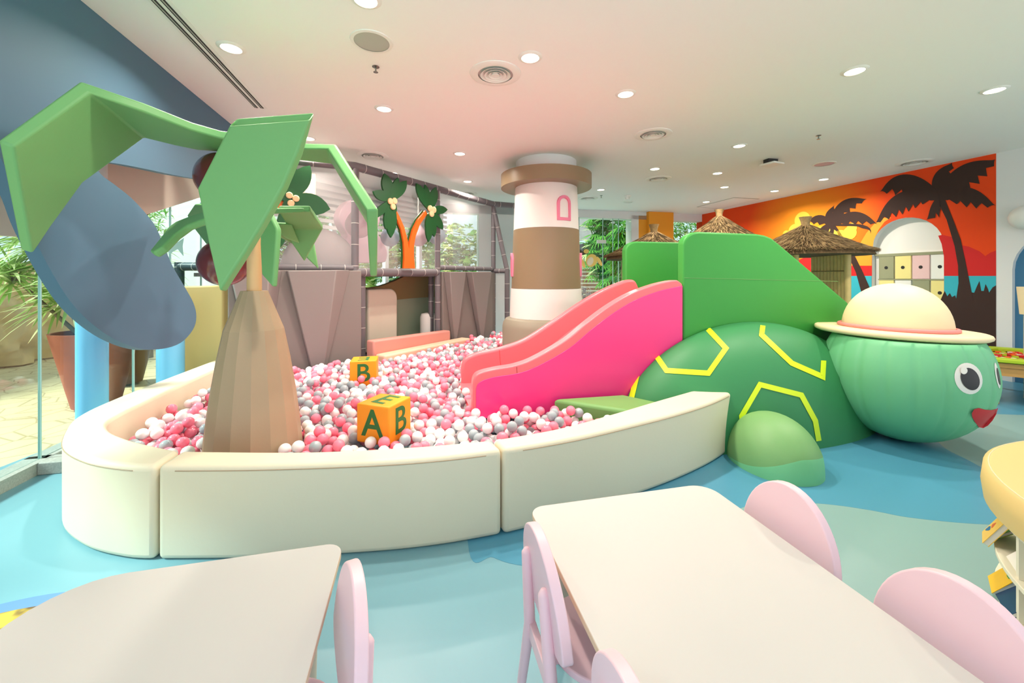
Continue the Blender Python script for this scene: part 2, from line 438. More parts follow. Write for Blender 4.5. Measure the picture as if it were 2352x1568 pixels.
for arc, cl in ((arc1, 0), (arc2, 1)):
    loop = [(arc[0][0], 0)]+arc+[(arc[-1][0], 0)]
    d = -NI if cl == 0 else -.06
    for (u0, z0), (u1, z1) in zip(loop, loop[1:]):
        mb.add([MW.pt(u0, z0), MW.pt(u1, z1), MW.pt(u1, z1, -d), MW.pt(u0, z0, -d)], [(0, 1, 2, 3)], cl)
    mb.add([MW.pt(u, z, -d) for u, z in loop], [tuple(range(len(loop)))], 0 if cl == 0 else 2)
mb.build('niche', ['metal_white', 'wall_white', 'arch_blue'], WR, ang=30, label='white arched niche and blue arched recess')

def paint(pxs, m, off, name, label=None, pl=MW):
    mb = MB(); mb.prism([pl.hit(*p)+pl.n*-off for p in pxs], pl.n*-.0008)
    return mb.build(name, m, WR, label=label)
def frond(c, tip, ctrl, wid, jag=5, side=1, root=.25):
    """a painted palm frond: smooth spine edge on one side, ragged teeth on the other"""
    P0, P1, P2 = V((c[0], c[1], 0)), V((ctrl[0], ctrl[1], 0)), V((tip[0], tip[1], 0))
    up = []; dn = []; N = jag*4
    for i in range(N+1):
        t = i/N; p = P0*(1-t)**2+P1*2*t*(1-t)+P2*t*t; d = (P1-P0)*(1-t)+(P2-P1)*t; d.normalize(); n = V((-d.y, d.x, 0))*side
        w = wid*(root+(1-root)*math.sin(math.pi*min(1, t*1.05))**.7)*(1-t**5)
        up.append(p-n*w*.42)
        ph = (t*jag) % 1
        tooth = (.35+.65*(1-ph)) if i < N else 0
        back = d*(wid*.28*(1-ph))
        dn.append(p+n*w*.62*tooth+back*(1 if i not in (0, N) else 0))
    return [(q.x, q.y) for q in up+dn[::-1]]
# wall_right faces the room with -n; sign chosen so paint sits in front of it
paint([(2288, 633.5), (2168.5, 633.5), (2168.5, 770), (2288, 770)], 'sea_blue', .001, 'painted_sea')
paint([(2002.5, 633.5), (1600, 633.5), (1600, 720), (2002.5, 760)], 'sea_blue', .001, 'painted_sea')
hill = [(1760, 633.5), (1800, 612), (1850, 590), (1900, 578), (1950, 566), (2002.5, 556), (2002.5, 633.5)]
paint(hill, 'hill_red', .0012, 'painted_hills')
hill = [(2168.5, 633.5), (2168.5, 590), (2163, 560), (2155, 541), (2165, 539), (2190, 545), (2208, 563), (2225, 566), (2250, 577), (2263, 588), (2275, 580), (2288, 575), (2288, 633.5)]
paint(hill, 'hill_red', .0012, 'painted_hills')
def cloud(cs, m, name):
    mb = MB()
    for i, (x, y, r) in enumerate(cs):
        c = MW.hit(x, y); e = MW.hit(x, y-r); R = (e-c).length
        q = [c+MW.d*R*math.cos(a)+V((0, 0, R*math.sin(a))) for a in [2*math.pi*k2/28 for k2 in range(28)]]
        mb.prism([p+MW.n*-(.0022+.0003*i) for p in q], MW.n*-.0008)
    return mb.build(name, m, WR)
cloud([(1843, 505, 19), (1826, 530, 16), (1806, 538, 9), (1850, 535, 24), (1880, 540, 20), (1952, 535, 15), (1930, 545, 17), (1905, 545, 20), (1957, 523, 11)], 'cloud_yellow', 'painted_cloud')
c = MW.hit(2010, 545)
paint([(1955, 610), (1962, 585), (1975, 560), (1990, 535), (2010, 512), (2030, 500), (2048, 499), (2032, 509), (2018, 528), (2007, 552), (2002.5, 585), (2002.5, 610)], 'orange_pillar', .0018, 'painted_sun')
mb = MB()
def big_palm(c, fr, trunk, name):
    mb = MB()
    for i, (tip, ctrl, w, j, sd) in enumerate(fr):
        mb.prism([MW.hit(*p)+MW.n*-(.0046+.0004*i) for p in frond(c, tip, ctrl, w, j, sd)], MW.n*-.0006)
    mb.prism([MW.hit(*p)+MW.n*-.0042 for p in trunk], MW.n*-.0006)
    return mb.build(name, 'ink_brown', WR)
big_palm((2156, 452), [((2188, 373), (2150, 410), 42, 5, 1), ((2287, 366), (2215, 395), 58, 6, 1), ((2022, 440), (2075, 395), 50, 5, -1), ((2287, 472), (2225, 436), 46, 5, 1), ((2012, 512), (2065, 440), 48, 8, -1), ((2129, 505), (2152, 480), 24, 3, -1), ((2158, 500), (2152, 478), 14, 2, 1)],
         [(2148, 450), (2168, 450), (2190, 505), (2207, 550), (2218, 600), (2228, 650), (2236, 690), (2196, 690), (2202, 650), (2201, 610), (2193, 565), (2175, 505)], 'painted_palm')
big_palm((1912, 517), [((1917, 471), (1895, 500), 22, 4, 1), ((1992, 457), (1930, 460), 32, 5, 1), ((2016, 515), (1965, 480), 30, 5, 1), ((1856, 508), (1885, 494), 24, 3, -1), ((1866, 548), (1900, 520), 20, 3, -1), ((2000, 536), (2008, 512), 8, 2, 1), ((1907, 556), (1912, 530), 12, 2, 1)],
         [(1908, 518), (1918, 516), (1932, 536), (1950, 562), (1966, 592), (1980, 620), (1998, 660), (1984, 690), (1966, 625), (1950, 590), (1930, 556)], 'painted_palm')
big_palm((1895, 622), [((1866, 610), (1880, 608), 12, 3, 1), ((1862, 632), (1880, 620), 12, 3, -1), ((1880, 645), (1890, 630), 10, 2, -1), ((1900, 645), (1900, 632), 8, 2, 1)], [(1893, 622), (1899, 622), (1902, 650), (1895, 650)], 'painted_palm')
bush = [(2160, 690)]
for x, y in ((2170, 668), (2176, 680), (2182, 673), (2187, 682), (2194, 678), (2198, 690), (2204, 668), (2238, 672), (2243, 660), (2250, 645), (2254, 668), (2260, 668), (2264, 652), (2270, 664), (2272, 672), (2280, 660), (2288, 655)): bush.append((x, y))
bush += [(2288, 905), (2160, 905)]
paint(bush, 'ink_brown', .0030, 'painted_bush')

# ---- far glazed wall
W2 = bpy.data.objects.new('window_2', None); C.objects.link(W2); WO['window_2'] = V((0, 0, 0)); W2['kind'] = 'structure'
tt = [BW.t_of(BW.hit(px, 600)) for px in (1040, 1100, 1180, 1330, 1385, 1408, 1421, 1450)]
for a0, b0 in zip([tt[0], tt[2], tt[3], tt[4]], [tt[1], tt[3], tt[4], tt[7]]):
    mb = MB(); mb.prism([BW.pt(a0, .02), BW.pt(b0, .02), BW.pt(b0, 3.09), BW.pt(a0, 3.09)], V((-.003, .012, 0))); mb.build('pane', 'pane_green', W2)
for t in tt[3:7]:
    mb = MB(); mb.prism([BW.pt(t-.008, .02), BW.pt(t+.008, .02), BW.pt(t+.008, 3.09), BW.pt(t-.008, 3.09)], V((-.006, .02, 0))+V((0, 0, 0))); mb.build('pane_joint', 'glass_edge', W2)
mb = MB(); q = BW.hit(1381, 555); mb.box(q+V((0, -.02, 0)), (.26, .06, .09), math.atan2(PY, PX)); mb.build('door_patch', 'metal_white', W2, bevel=.005, label='pale metal hinge patch on the glass door')
t9, t10 = BW.t_of(BW.hit(1540, 600)), BW.t_of(BW.hit(1600, 600))
mb = MB(); mb.prism([BW.pt(t9, .02), BW.pt(t10+.2, .02), BW.pt(t10+.2, 3.09), BW.pt(t9, 3.09)], V((-.003, .012, 0))); mb.build('pane', 'pane_green', W2)
# turtle sticker on the glass door
BW.n = V((PY, -PX, 0))
def ringdecal(cx, cy, rx, ry, m, off, rot=0):
    mb = MB(); q = []
    for i in range(24):
        a = 2*math.pi*i/24; x, y = rx*math.cos(a), ry*math.sin(a)
        q.append(BW.hit(cx+x*math.cos(rot)-y*math.sin(rot), cy+x*math.sin(rot)+y*math.cos(rot))+BW.n*off)
    mb.prism(q, BW.n*.001); return mb
mb = MB()
for k in (ringdecal(1358, 598, 13, 15, 'x', .014, .4), ringdecal(1346, 577, 6, 5, 'x', .016), ringdecal(1338, 604, 4, 12, 'x', .018, -.4), ringdecal(1376, 600, 4, 12, 'x', .020, -.5)):
    mb.add(k.v, k.f)
mb.build('turtle_sticker', 'decal_yellow', W2, label='translucent yellow turtle shape on the glass door')
mb = ringdecal(1355, 600, 7, 10, 'x', .024, .4); mb.build('sticker_belly', 'cream_vinyl', W2)
for (a, b, m, nm, z1, th, lab) in ((1450, 1467, 'wall_white', 'wall_pier', 3.2, .3, None), (1467, 1487, 'orange_pillar', 'wall_orange_return', 3.2, .5, None), (1485, 1541, 'orange_pillar', 'wall_orange_pillar', 3.3, .9, None), (1100, 1180, 'pale_pillar', 'wall_back_pier', 3.3, .4, None)):
    ta2, tb2 = BW.t_of(BW.hit(a, 600)), BW.t_of(BW.hit(b, 600)); f = .0 if nm != 'wall_orange_pillar' else .12
    mb = MB(); mb.prism([BW.pt(ta2, 0)+BW.n*f, BW.pt(tb2, 0)+BW.n*f, BW.pt(tb2, 0)-BW.n*th, BW.pt(ta2, 0)-BW.n*th], (0, 0, z1-.001)); struct(mb.build(nm, m))

# ---- window wall behind the play frame
out = V((-2.98, 1.82, 0)).normalized()
WB = VPlane(KF.o.x+out.x*1.9, KF.o.y+out.y*1.9, KF.d.x, KF.d.y)
W3 = bpy.data.objects.new('window_3', None); C.objects.link(W3); WO['window_3'] = V((0, 0, 0)); W3['kind'] = 'structure'
tEnd = 4.05
mb = MB(); mb.prism([WB.pt(-.3, 0), WB.pt(tEnd, 0), WB.pt(tEnd, 1.15), WB.pt(-.3, 1.15)], out*.12)
mb.prism([WB.pt(-.3, 2.62), WB.pt(tEnd, 2.62), WB.pt(tEnd, CEIL), WB.pt(-.3, CEIL)], out*.12)
struct(mb.build('wall_behind_frame', 'pale_pillar'))
for ta3 in (-.2, 1.05, 2.3, 3.3):
    mb = MB(); mb.prism([WB.pt(ta3, 1.15), WB.pt(ta3+(1.16 if ta3 < 2 else .75), 1.15), WB.pt(ta3+(1.16 if ta3 < 2 else .75), 2.62), WB.pt(ta3, 2.62)], out*.012); mb.build('pane', 'pane', W3)
    mb = MB(); mb.prism([WB.pt(ta3-.09, 1.15), WB.pt(ta3, 1.15), WB.pt(ta3, 2.62), WB.pt(ta3-.09, 2.62)], out*.1); mb.build('window_frame', 'pale_pillar', W3)
# slatted grey and white soffit inside the frame
mb = MB()
for i in range(8):
    z = 2.36+i*.115; o_ = .12+.0*i
    mb.prism([WB.pt(-.3, z, 0)-out*(.08), WB.pt(tEnd, z)-out*.08, WB.pt(tEnd, z+.062)-out*.08, WB.pt(-.3, z+.062)-out*.08], out*-.04)
bl = mb.build('slatted_blind', 'wall_white'); tag(bl, 'grey and white slatted blind high behind the netting', 'blind')
# ================================================================ ball pit walls
o_l = crom([(-3.58, 4.9), (-3.4, 3.95), (-3.26, 3.3), (-3.13, 2.92), (-2.93, 2.657), (-2.66, 2.40), (-2.335, 2.225), (-2.045, 2.146), (-1.885, 2.136)], 8)
i_l = crom([(-3.33, 4.9), (-3.12, 3.95), (-2.95, 3.25), (-2.88, 2.98), (-2.79, 2.79), (-2.62, 2.64), (-2.42, 2.53), (-2.226, 2.447), (-1.915, 2.337)], 8)
o_f = crom([(-1.872, 2.136), (-1.35, 2.145), (-.768, 2.19), (-.4, 2.25), (-.058, 2.345)], 8)
i_f = crom([(-1.902, 2.337), (-1.19, 2.325), (-.6, 2.39), (-.128, 2.49)], 8)
o_r = crom([(-.047, 2.347), (.4, 2.53), (.882, 2.79), (1.24, 3.0), (1.6, 3.25), (1.95, 3.55)], 8)
i_r = crom([(-.117, 2.493), (.3, 2.68), (.71, 2.95), (1.2, 3.3), (1.84, 3.74)], 8)
def pit_wall(o, i, n, label):
    o, i = resample(o, n), resample(i, n)
    th = thing('pit_wall', label, 'padded wall', (o[n//2].x, o[n//2].y, 0), 'padded walls around the ball pit')
    mb = MB(); poly = o+i[::-1]
    vs = [V((p.x, p.y, z)) for z in (0.0, .5) for p in poly]; m = len(poly); fs = []
    for k in range(n-1):
        fs.append((k, k+1, m-2-k, m-1-k)); fs.append((m+k, m+m-1-k, m+m-2-k, m+k+1))
    for k in range(m): fs.append((k, m+k, m+(k+1) % m, (k+1) % m))
    mb.add(vs, fs); mb.build('padding', 'cream_vinyl', th, bevel=.03, seg=4, ang=40)
    # welted seam along the outer top edge
    s = MB(); s.tube([V((p.x, p.y, .474))+ (q-p).normalized()*-.0005 for p, q in zip(o[2:-2], i[2:-2])], .0028, 6); s.build('seam', 'tan_vinyl', th)
    return th
pit_wall(o_l, i_l, 60, 'cream padded pit wall that curves round the window end of the ball pit')
pit_wall(o_f, i_f, 40, 'long cream padded pit wall in front of the palm tree trunk')
pit_wall(o_r, i_r, 40, 'cream padded pit wall running from the seam to the turtle shell')

# ================================================================ soft palm tree
TC = V((-1.82, 2.86, 0))
tree = thing('soft_palm_tree', 'big padded palm tree with tan trunk and green leaves standing in the ball pit', 'palm tree', TC)
mb = MB(); n = 16
ring = [(.335, 0), (.305, .27), (.285, .48), (.26, .685), (.224, .92), (.184, 1.13), (.083, 1.4)]
vs = []; fs = []
for r, z in ring:
    for k in range(n*2):
        a = math.pi*2*(k)/(n*2)+.1; rr = r*(1 if k % 2 == 0 else math.cos(math.pi/n)*(.985))
        vs.append(TC+V((rr*math.cos(a), rr*math.sin(a), z)))
N2 = n*2
def rings(vs_n, k0, k1): return [(j*N2+i, j*N2+(i+1) % N2, (j+1)*N2+(i+1) % N2, (j+1)*N2+i) for j in range(k0, k1) for i in range(N2)]
mb.add(vs[:6*N2], rings(N2, 0, 5)+[tuple(range(N2))[::-1]]); mb.build('trunk', 'tan_vinyl', tree, ang=9)
mb = MB(); mb.add(vs[5*N2:], rings(N2, 0, 1)+[tuple(N2+i for i in range(N2))]); mb.build('trunk_collar', 'tan_vinyl', tree, ang=9)
mb = MB(); mb.lathe([(.046, 1.38), (.046, 2.5), (.03, 2.53)], 24, TC); mb.build('pole', 'pole_tan', tree)
def leaf(A, B, Dp, outer, hubp=None, inner=None, th=.055):
    """folded board leaf: outer[0:1] and outer[-1] are the crease ends when there is an inner blade; thickness mitred at the crease"""
    P = [on3(px, py, A, B, Dp) for px, py in outer]
    nn = (B-A).cross(Dp-A).normalized(); v = P[0]-V((0, 0, HC))
    if nn.dot(v) < 0: nn = -nn
    mb = MB()
    if not inner:
        mb.prism(P, nn*th)
    else:                                        # outer runs crease end a ... crease end b; inner lists the rest from b back to a
        Q = [(on3(q[0], q[1], A, B, hubp) if len(q) == 2 else V(q)) for q in inner]
        n2 = (P[-1]-P[0]).cross(Q[0]-P[0]).normalized()
        if n2.z < 0: n2 = -n2
        mit = (nn+n2).normalized()/max(.45, (nn+n2).normalized().dot(nn))
        no, ni = len(P), len(Q); allp = P+Q
        back = [P[0]+mit*th]+[p+nn*th for p in P[1:-1]]+[P[-1]+mit*th]+[q+n2*th for q in Q]
        m = no+ni; mb.add(allp+back, [tuple(range(no)), tuple([no-1]+list(range(no, m))+[0]), tuple(m+k for k in range(no))[::-1], tuple([m+no-1]+[m+k for k in range(no, m)]+[m])[::-1]])
        mb.f += [(i, (i+1) % m, m+(i+1) % m, m+i) for i in range(m)]; mb.m += [0]*m
    return mb.build('leaf', 'leaf_green', tree, bevel=.012, seg=3)
A, B, T = at(205, 214, 2.09), at(332, 318, 2.75), at(75, 583, 2.23)
leaf(A, B, T, [(205, 214), (32, 337), (76, 583), (118, 520), (190, 421), (332, 317)], at(584, 338, 2.86),
     [(400, 334), (455, 345), (530, 351), (586, 354), (586, 326), (535, 322), (505, 318), (440, 300), (330, 258)])
A, B, T = at(527, 288, 2.12), at(711, 274, 2.12), at(503, 668, 1.98)
h = TC+V((0, 0, 2.36))
leaf(A, B, T, [(527, 288), (452, 432), (478, 560), (503, 668), (560, 580), (600, 515), (650, 425), (684, 345), (711, 274)], None, [tuple(h+V((.08, -.03, 0))), tuple(h+V((-.08, -.03, 0)))])
# leaf seen edge on at the right
w = V((-.33, .94, 0)).normalized()
C1, C2, C3 = at(776, 350, 3.0), at(866, 497, 3.02), at(866, 634, 3.02); h = TC+V((.02, 0, 2.43))
hw = [(h, .08), (C1, .2), (C2, .34), (C3, .02)]
offs = [V((0, 0, -.055)), V((-.05, -.02, -.04)), V((-.07, -.02, -.012)), V((-.045, -.015, 0))]
lo_ = [p-w*k for p, k in hw]; hi_ = [p+w*k for p, k in hw]; vs = lo_+hi_+[p+o for p, o in zip(lo_, offs)]+[p+o for p, o in zip(hi_, offs)]
fs = []
for k in range(3): fs += [(k, k+1, 5+k, 4+k), (8+k, 12+k, 13+k, 9+k), (k, 8+k, 9+k, k+1), (4+k, 5+k, 13+k, 12+k)]
fs += [(0, 4, 12, 8), (3, 11, 15, 7)]
mb = MB(); mb.add(vs, fs); mb.build('leaf', 'leaf_green', tree, bevel=.012, seg=3)
# smaller leaves of the lower ring
A, B, T = at(664, 527, 3.35), at(742, 526, 3.45), at(699, 600, 3.5)
o = leaf(A, B, T, [(664, 527), (671, 560), (699, 601), (742, 526)], at(677, 486, 3.1), [(713, 486), (640, 486)])
mb = MB(); h = TC+V((0, .03, 1.95)); mb.prism([at(640, 489, 3.1), at(700, 489, 3.1), h+V((.05, .03, 0)), h+V((-.05, .03, 0))], (0, 0, .04)); mb.build('leaf_stalk', 'leaf_green', o, bevel=.01)
A, B, T = at(600, 515, 2.75), at(634, 526, 2.68), at(624, 659, 2.66)
leaf(A, B, T, [(598, 500), (617, 488), (634, 522), (635, 532), (625, 659), (600, 630), (597, 560)], th=.04)
A, B, T = at(404, 512, 2.85), at(402, 536, 2.7), at(345, 577, 2.6)
leaf(A, B, T, [(343, 576), (366, 548), (386, 521), (404, 508), (432, 497), (470, 484), (500, 478), (500, 496), (460, 505), (430, 516), (402, 536), (372, 566), (351, 579)], th=.05)
A, B, T = at(443, 470, 3.25), at(478, 500, 3.1), at(474, 561, 3.3)
leaf(A, B, T, [(446, 469), (429, 494), (448, 528), (474, 562), (500, 545), (510, 500), (480, 470)], th=.05)
A, B, T = at(706, 590, 3.75), at(722, 563, 3.75), at(731, 618, 3.8)
leaf(A, B, T, [(690, 566), (710, 550), (722, 563), (731, 618), (704, 592)], th=.04)
A, B, T = at(640, 535, 3.2), at(690, 560, 3.4), at(676, 520, 3.3)
leaf(A, B, T, [(630, 512), (672, 514), (690, 560), (668, 552), (634, 532)], th=.04)
def stalk(p, z, w_=.035):
    q = TC+V((0, 0, z)); mb = MB(); mb.tube([q, q.lerp(p, .5)+V((0, 0, .02)), p], [w_*.8, w_*.7, w_*.6], 8); mb.build('leaf_stalk', 'leaf_green', tree, ang=60)
stalk(at(612, 505, 2.73)+V((0, .02, 0)), 1.93); stalk(at(492, 489, 2.78), 1.97); stalk(at(497, 505, 3.2), 1.9); stalk(at(700, 570, 3.76), 1.86, .03); stalk(at(650, 525, 3.28), 1.9, .03)
for px, py, Y, r in ((516, 603, 3.25, .185), (513, 408, 3.05, .185)):
    c = at(px, py, Y); mb = MB(); prof = []
    for k in range(0, 25):
        th2 = math.pi*k/24; prof.append((r*math.sin(th2), -r*math.cos(th2)))
    mb.lathe(prof, 28, c, axis=(.2, -.1, 1)); mb.build('coconut', 'maroon', tree, label='glossy maroon coconut')
    mb = MB(); mb.tube([c+V((0, 0, r*.6)), TC+V((0, 0, c.z+.3 if c.z < 2 else 2.4))], .018, 8); mb.build('coconut_stem', 'pole_tan', tree)

# ================================================================ letter blocks
def block(c, rotz, s, faces, label):
    th = thing('letter_block', label, 'toy block', (c[0], c[1], c[2]-s/2), 'orange letter blocks in the ball pit')
    mb = MB(); mb.box(c, (s, s, s), rotz); mb.build('cube_body', 'orange_block', th, bevel=.012, seg=3)
    for ch, face, roll in faces:
        R = Matrix.Translation(V(c)) @ Matrix.Rotation(rotz, 4, 'Z')
        base = {'front': Matrix.Rotation(math.pi/2, 4, 'X'), 'side': Matrix.Rotation(math.pi/2, 4, 'Z') @ Matrix.Rotation(math.pi/2, 4, 'X'), 'left': Matrix.Rotation(-math.pi/2, 4, 'Z') @ Matrix.Rotation(math.pi/2, 4, 'X'), 'top': Matrix.Identity(4)}[face]
        M = R @ base @ Matrix.Translation(V((0, 0, s/2+.0005))) @ Matrix.Rotation(roll, 4, 'Z')
        text_mb(ch, s*.98, .003, M).build('letter', 'letter_green', th, label='green letter '+ch)
block((-.94, 2.985, .455), math.radians(-19), .275, [('A', 'front', 0), ('B', 'side', 0), ('E', 'top', math.radians(-8))], 'nearer orange letter block showing A, B and E')
block((-1.675, 4.60, .43), math.radians(14), .28, [('B', 'front', 0), ('E', 'top', math.pi), ('K', 'left', 0)], 'farther orange letter block with B facing out, near the pink beam')

# ================================================================ slide and its green tower
SN = VPlane(-.34, 3.48, PX, PY); SF = VPlane(-.565, 4.42, PX, PY)
bk = V((-PY, PX, 0))
slide = thing('slide', 'pink slide with magenta side ending in the ball pit', 'slide', (-.34, 3.48, 0))
def outl(pl, pts, n=6): return [pl.hit(*p) for p in pts]
topn = crom([(1086, 884), (1090, 867), (1104, 856), (1140, 847), (1185, 839), (1230, 822), (1300, 781), (1350, 740), (1400, 703), (1450, 674), (1500, 655), (1535, 646), (1556, 643)], 5)
topn = [(p.x, p.y) for p in topn]
botn = [(1568, 652), (1568, 780), (1520, 830), (1450, 905), (1400, 960), (1086, 960)]
P = [SN.hit(*p) for p in topn+botn]
mb = MB(); mb.prism([p+bk*.001 for p in P], bk*.115); mb.build('side_wall', 'coral', slide, bevel=.035, seg=4, label='coral side wall with rounded rim')
tin = [(1093, 896), (1097, 882), (1112, 872), (1142, 864), (1188, 857), (1233, 841), (1306, 800), (1356, 758), (1405, 721), (1454, 691), (1502, 672), (1538, 662), (1567, 656)]
tin = [(p.x, p.y) for p in crom(tin, 4)]+[(1567, 780), (1519, 830), (1449, 905), (1399, 960), (1093, 960)]
mb = MB(); mb.prism([SN.hit(*p)+bk*-.006 for p in tin], bk*.0065); mb.build('side_panel', 'magenta', slide, bevel=.003, label='magenta outer side panel')
topf = crom([(1058, 870), (1058, 838), (1066, 820), (1090, 808), (1145, 795), (1200, 776), (1260, 738), (1320, 697), (1370, 668), (1410, 650), (1436, 642), (1450, 645), (1458, 660)], 5)
topf = [(p.x, p.y) for p in topf]+[(1461, 690), (1461, 760), (1300, 860), (1200, 895), (1058, 900)]
mb = MB(); P3 = [SF.hit(*p) for p in topf]; mb.prism(P3, bk*-.1); mb.build('side_wall', 'coral', slide, bevel=.03, seg=4, label='coral inner side wall')
for pl_, pa, pb, o_ in ((SN, (1187, 842), (1188, 860), -.0012), (SF, (1143, 800), (1148, 868), -.1012)):
    mb = MB(); mb.tube([pl_.hit(*pa)+bk*o_, pl_.hit(*pb)+bk*o_], .0018, 6); mb.build('joint', 'maroon', slide)
# chute between the walls
tt_ = [SN.t_of(p) for p in P[:len(topn)]]; zz = [p.z for p in P[:len(topn)]]
mb = MB(); prof = [(-.02, .36), (.25, .365), (.5, .41), (.75, .53), (1.0, .72), (1.3, .93), (1.6, 1.08), (1.85, 1.15), (2.1, 1.17)]
pr = crom([(t, z) for t, z in prof], 4)
for (p, q) in zip(pr, pr[1:]):
    a, b = SN.pt(p.x, p.y)+bk*.1, SN.pt(q.x, q.y)+bk*.1
    mb.add([a, b, b+bk*.78, a+bk*.78], [(0, 1, 2, 3)])
    mb.add([a-V((0, 0, .04)), b-V((0, 0, .04)), b+bk*.78-V((0, 0, .04)), a+bk*.78-V((0, 0, .04))], [(3, 2, 1, 0)])
mb.build('chute', 'coral', slide)
tower = thing('slide_tower', 'green padded slide platform with tall side panels behind the turtle shell', 'slide platform', SN.pt(2.9, 0)+bk*.5)
arc = lambda cx, cy, rx, ry, a0, a1, n=6: [(cx+rx*math.cos(math.radians(a0+(a1-a0)*i/n)), cy-ry*math.sin(math.radians(a0+(a1-a0)*i/n))) for i in range(n+1)]
pan = [(1570, 900)]+arc(1605, 562, 35, 30, 180, 90)+[(1740, 537)]+[(1757, 540), (1772, 546), (1785, 556)]+[(1946, 693), (1966, 716), (1978, 760), (1978, 900)]
mb = MB(); mb.prism([SN.hit(*p) for p in pan], bk*.1); mb.build('side_panel', 'panel_green', tower, bevel=.02, seg=3)
a, b = SN.hit(1571, 638), SN.hit(1925, 646)
mb = MB(); mb.tube([a+bk*-.0005, b+bk*-.0005], .002, 6); mb.build('seam', 'pad_olive', tower)
pan2 = [SF.hit(1437, 800)]+[SF.hit(*p) for p in arc(1462, 576, 25, 22, 180, 90)]
t0 = SF.t_of(pan2[-1]); zt = pan2[-1].z
pan2 += [SF.pt(t0+1.0, zt), SF.pt(t0+2.3, .9), SF.pt(t0+2.3, .1), SF.pt(t0-.05, .1)]
mb = MB(); mb.prism(pan2, bk*.1); mb.build('side_panel', 'panel_green', tower, bevel=.02, seg=3)
mb = MB(); q = [SN.pt(2.12, 1.12)+bk*.11, SN.pt(2.9, 1.12)+bk*.11, SN.pt(2.9, 1.12)+bk*.86, SN.pt(2.12, 1.12)+bk*.86]; mb.prism(q, (0, 0, -1.119)); mb.build('platform', 'panel_green', tower, bevel=.01)
for k in range(4):
    z = .9-k*.225; mb = MB(); q = [SN.pt(2.901+k*.26, z)+bk*.11, SN.pt(3.16+k*.26, z)+bk*.11, SN.pt(3.16+k*.26, z)+bk*.86, SN.pt(2.901+k*.26, z)+bk*.86]; mb.prism(q, (0, 0, -z+.001)); mb.build('step', 'panel_green', tower, bevel=.01)
mb = MB(); q = [onz(1266, 905, .44), onz(1300, 915, .44), onz(1420, 950, .44), onz(1520, 905, .44), onz(1420, 893, .44)]
q = [V((.36, 3.585, .44)), V((.98, 3.24, .44)), V((1.30, 3.47, .44)), V((1.02, 3.72, .44))]
mb.prism([(p.x, p.y, .42) for p in q], (0, 0, -.419)); tag(mb.build('padded_block', 'pad_olive', bevel=.03, seg=3), 'low olive green pad filling the corner between slide and pit wall', 'pad')

# ================================================================ turtle
SC_ = V((2.42, 4.12, 0)); ax = V((PX, PY, 0)); rp, rf, hh = 1.47, .64, 1.04
turtle = thing('turtle', 'large padded green turtle with lime shell markings and smiling face', 'soft play turtle', (2.6, 3.9, 0))
def shell_pt(u, v, k=1.0):                      # u: -pi/2..pi/2 round the front, v: 0 floor .. pi/2 top
    return SC_+ax*(rp*k*math.cos(v)*math.sin(u))+bk*(-rf*k*math.cos(v)*math.cos(u))+V((0, 0, hh*k*math.sin(v)))
mb = MB(); NU, NV = 64, 24; vs = [shell_pt(-math.pi/2+math.pi*i/NU, math.pi/2*j/NV) for j in range(NV+1) for i in range(NU+1)]
fs = [(j*(NU+1)+i, j*(NU+1)+i+1, (j+1)*(NU+1)+i+1, (j+1)*(NU+1)+i) for j in range(NV) for i in range(NU)]
back = [j*(NU+1) for j in range(NV+1)]+[j*(NU+1)+NU for j in range(NV-1, -1, -1)]
mb.add(vs, fs+[tuple(back)]+[tuple(range(NU+1))[::-1]]); mb.build('shell', 'shell_green', turtle, ang=50)
def ray_shell(px, py):
    r = V(((px-CX)/F, 1, (HY-py)/F)); c = V((0, 0, HC))
    def loc(p, w):
        q = p-(SC_ if w else V((0, 0, 0))); return V((q.dot(ax)/rp, q.dot(bk)/rf, q.z/hh))
    a, d = loc(c, True), loc(r, False)
    A_, B_, C_ = d.dot(d), 2*a.dot(d), a.dot(a)-1
    D_ = B_*B_-4*A_*C_
    if D_ < 0: D_ = 0
    t = (-B_-math.sqrt(D_))/(2*A_)
    return c+r*t
def surf_band(line, wid, off, fn, name, m, par, closed=False, samples=10):
    """a ribbon sewn on a curved surface, following a line of picture points"""
    L = [V((x, y, 0)) for x, y in line]; pts = []
    for a, b in zip(L, L[1:]):
        for k in range(samples): pts.append((a.lerp(b, k/samples), (b-a).normalized()))
    pts.append((L[-1], (L[-1]-L[-2]).normalized()))
    corners = L
    vs = []; fs = []
    for p, d in pts:
        n = V((-d.y, d.x, 0))
        for i, a in enumerate(corners[1:-1]):
            if (p-a).length < 1e-6:
                d0 = (a-corners[i]).normalized(); d1 = (corners[i+2]-a).normalized(); n0 = V((-d0.y, d0.x, 0)); n1 = V((-d1.y, d1.x, 0)); n = (n0+n1)/max(.4, 1+n0.dot(n1))
        for s in (-.5, -.17, .17, .5):
            q = p+n*wid*s; h = fn(q.x, q.y); vs.append(h+off(h))
    m4 = len(pts)
    fs = [(j*4+i, j*4+i+1, (j+1)*4+i+1, (j+1)*4+i) for j in range(m4-1) for i in range(3)]
    mb = MB(); mb.add(vs, fs); return mb.build(name, m, par, ang=60)
def sh_off(h):
    q = h-SC_; g = ax*(q.dot(ax)/rp**2)+bk*(q.dot(bk)/rf**2)+V((0, 0, q.z/hh**2)); return g.normalized()*.004
for L in ([(1490, 792), (1531, 851), (1627, 857), (1667, 800), (1626, 756)], [(1446, 835), (1464, 860), (1450, 918)], [(1752, 748), (1749, 769), (1818, 834), (1889, 865), (1891, 828)],
          [(1706, 985), (1703, 955), (1745, 883), (1840, 907), (1872, 966), (1880, 1012)]):
    surf_band(L, 12, sh_off, ray_shell, 'shell_marking', 'hex_lime', turtle)
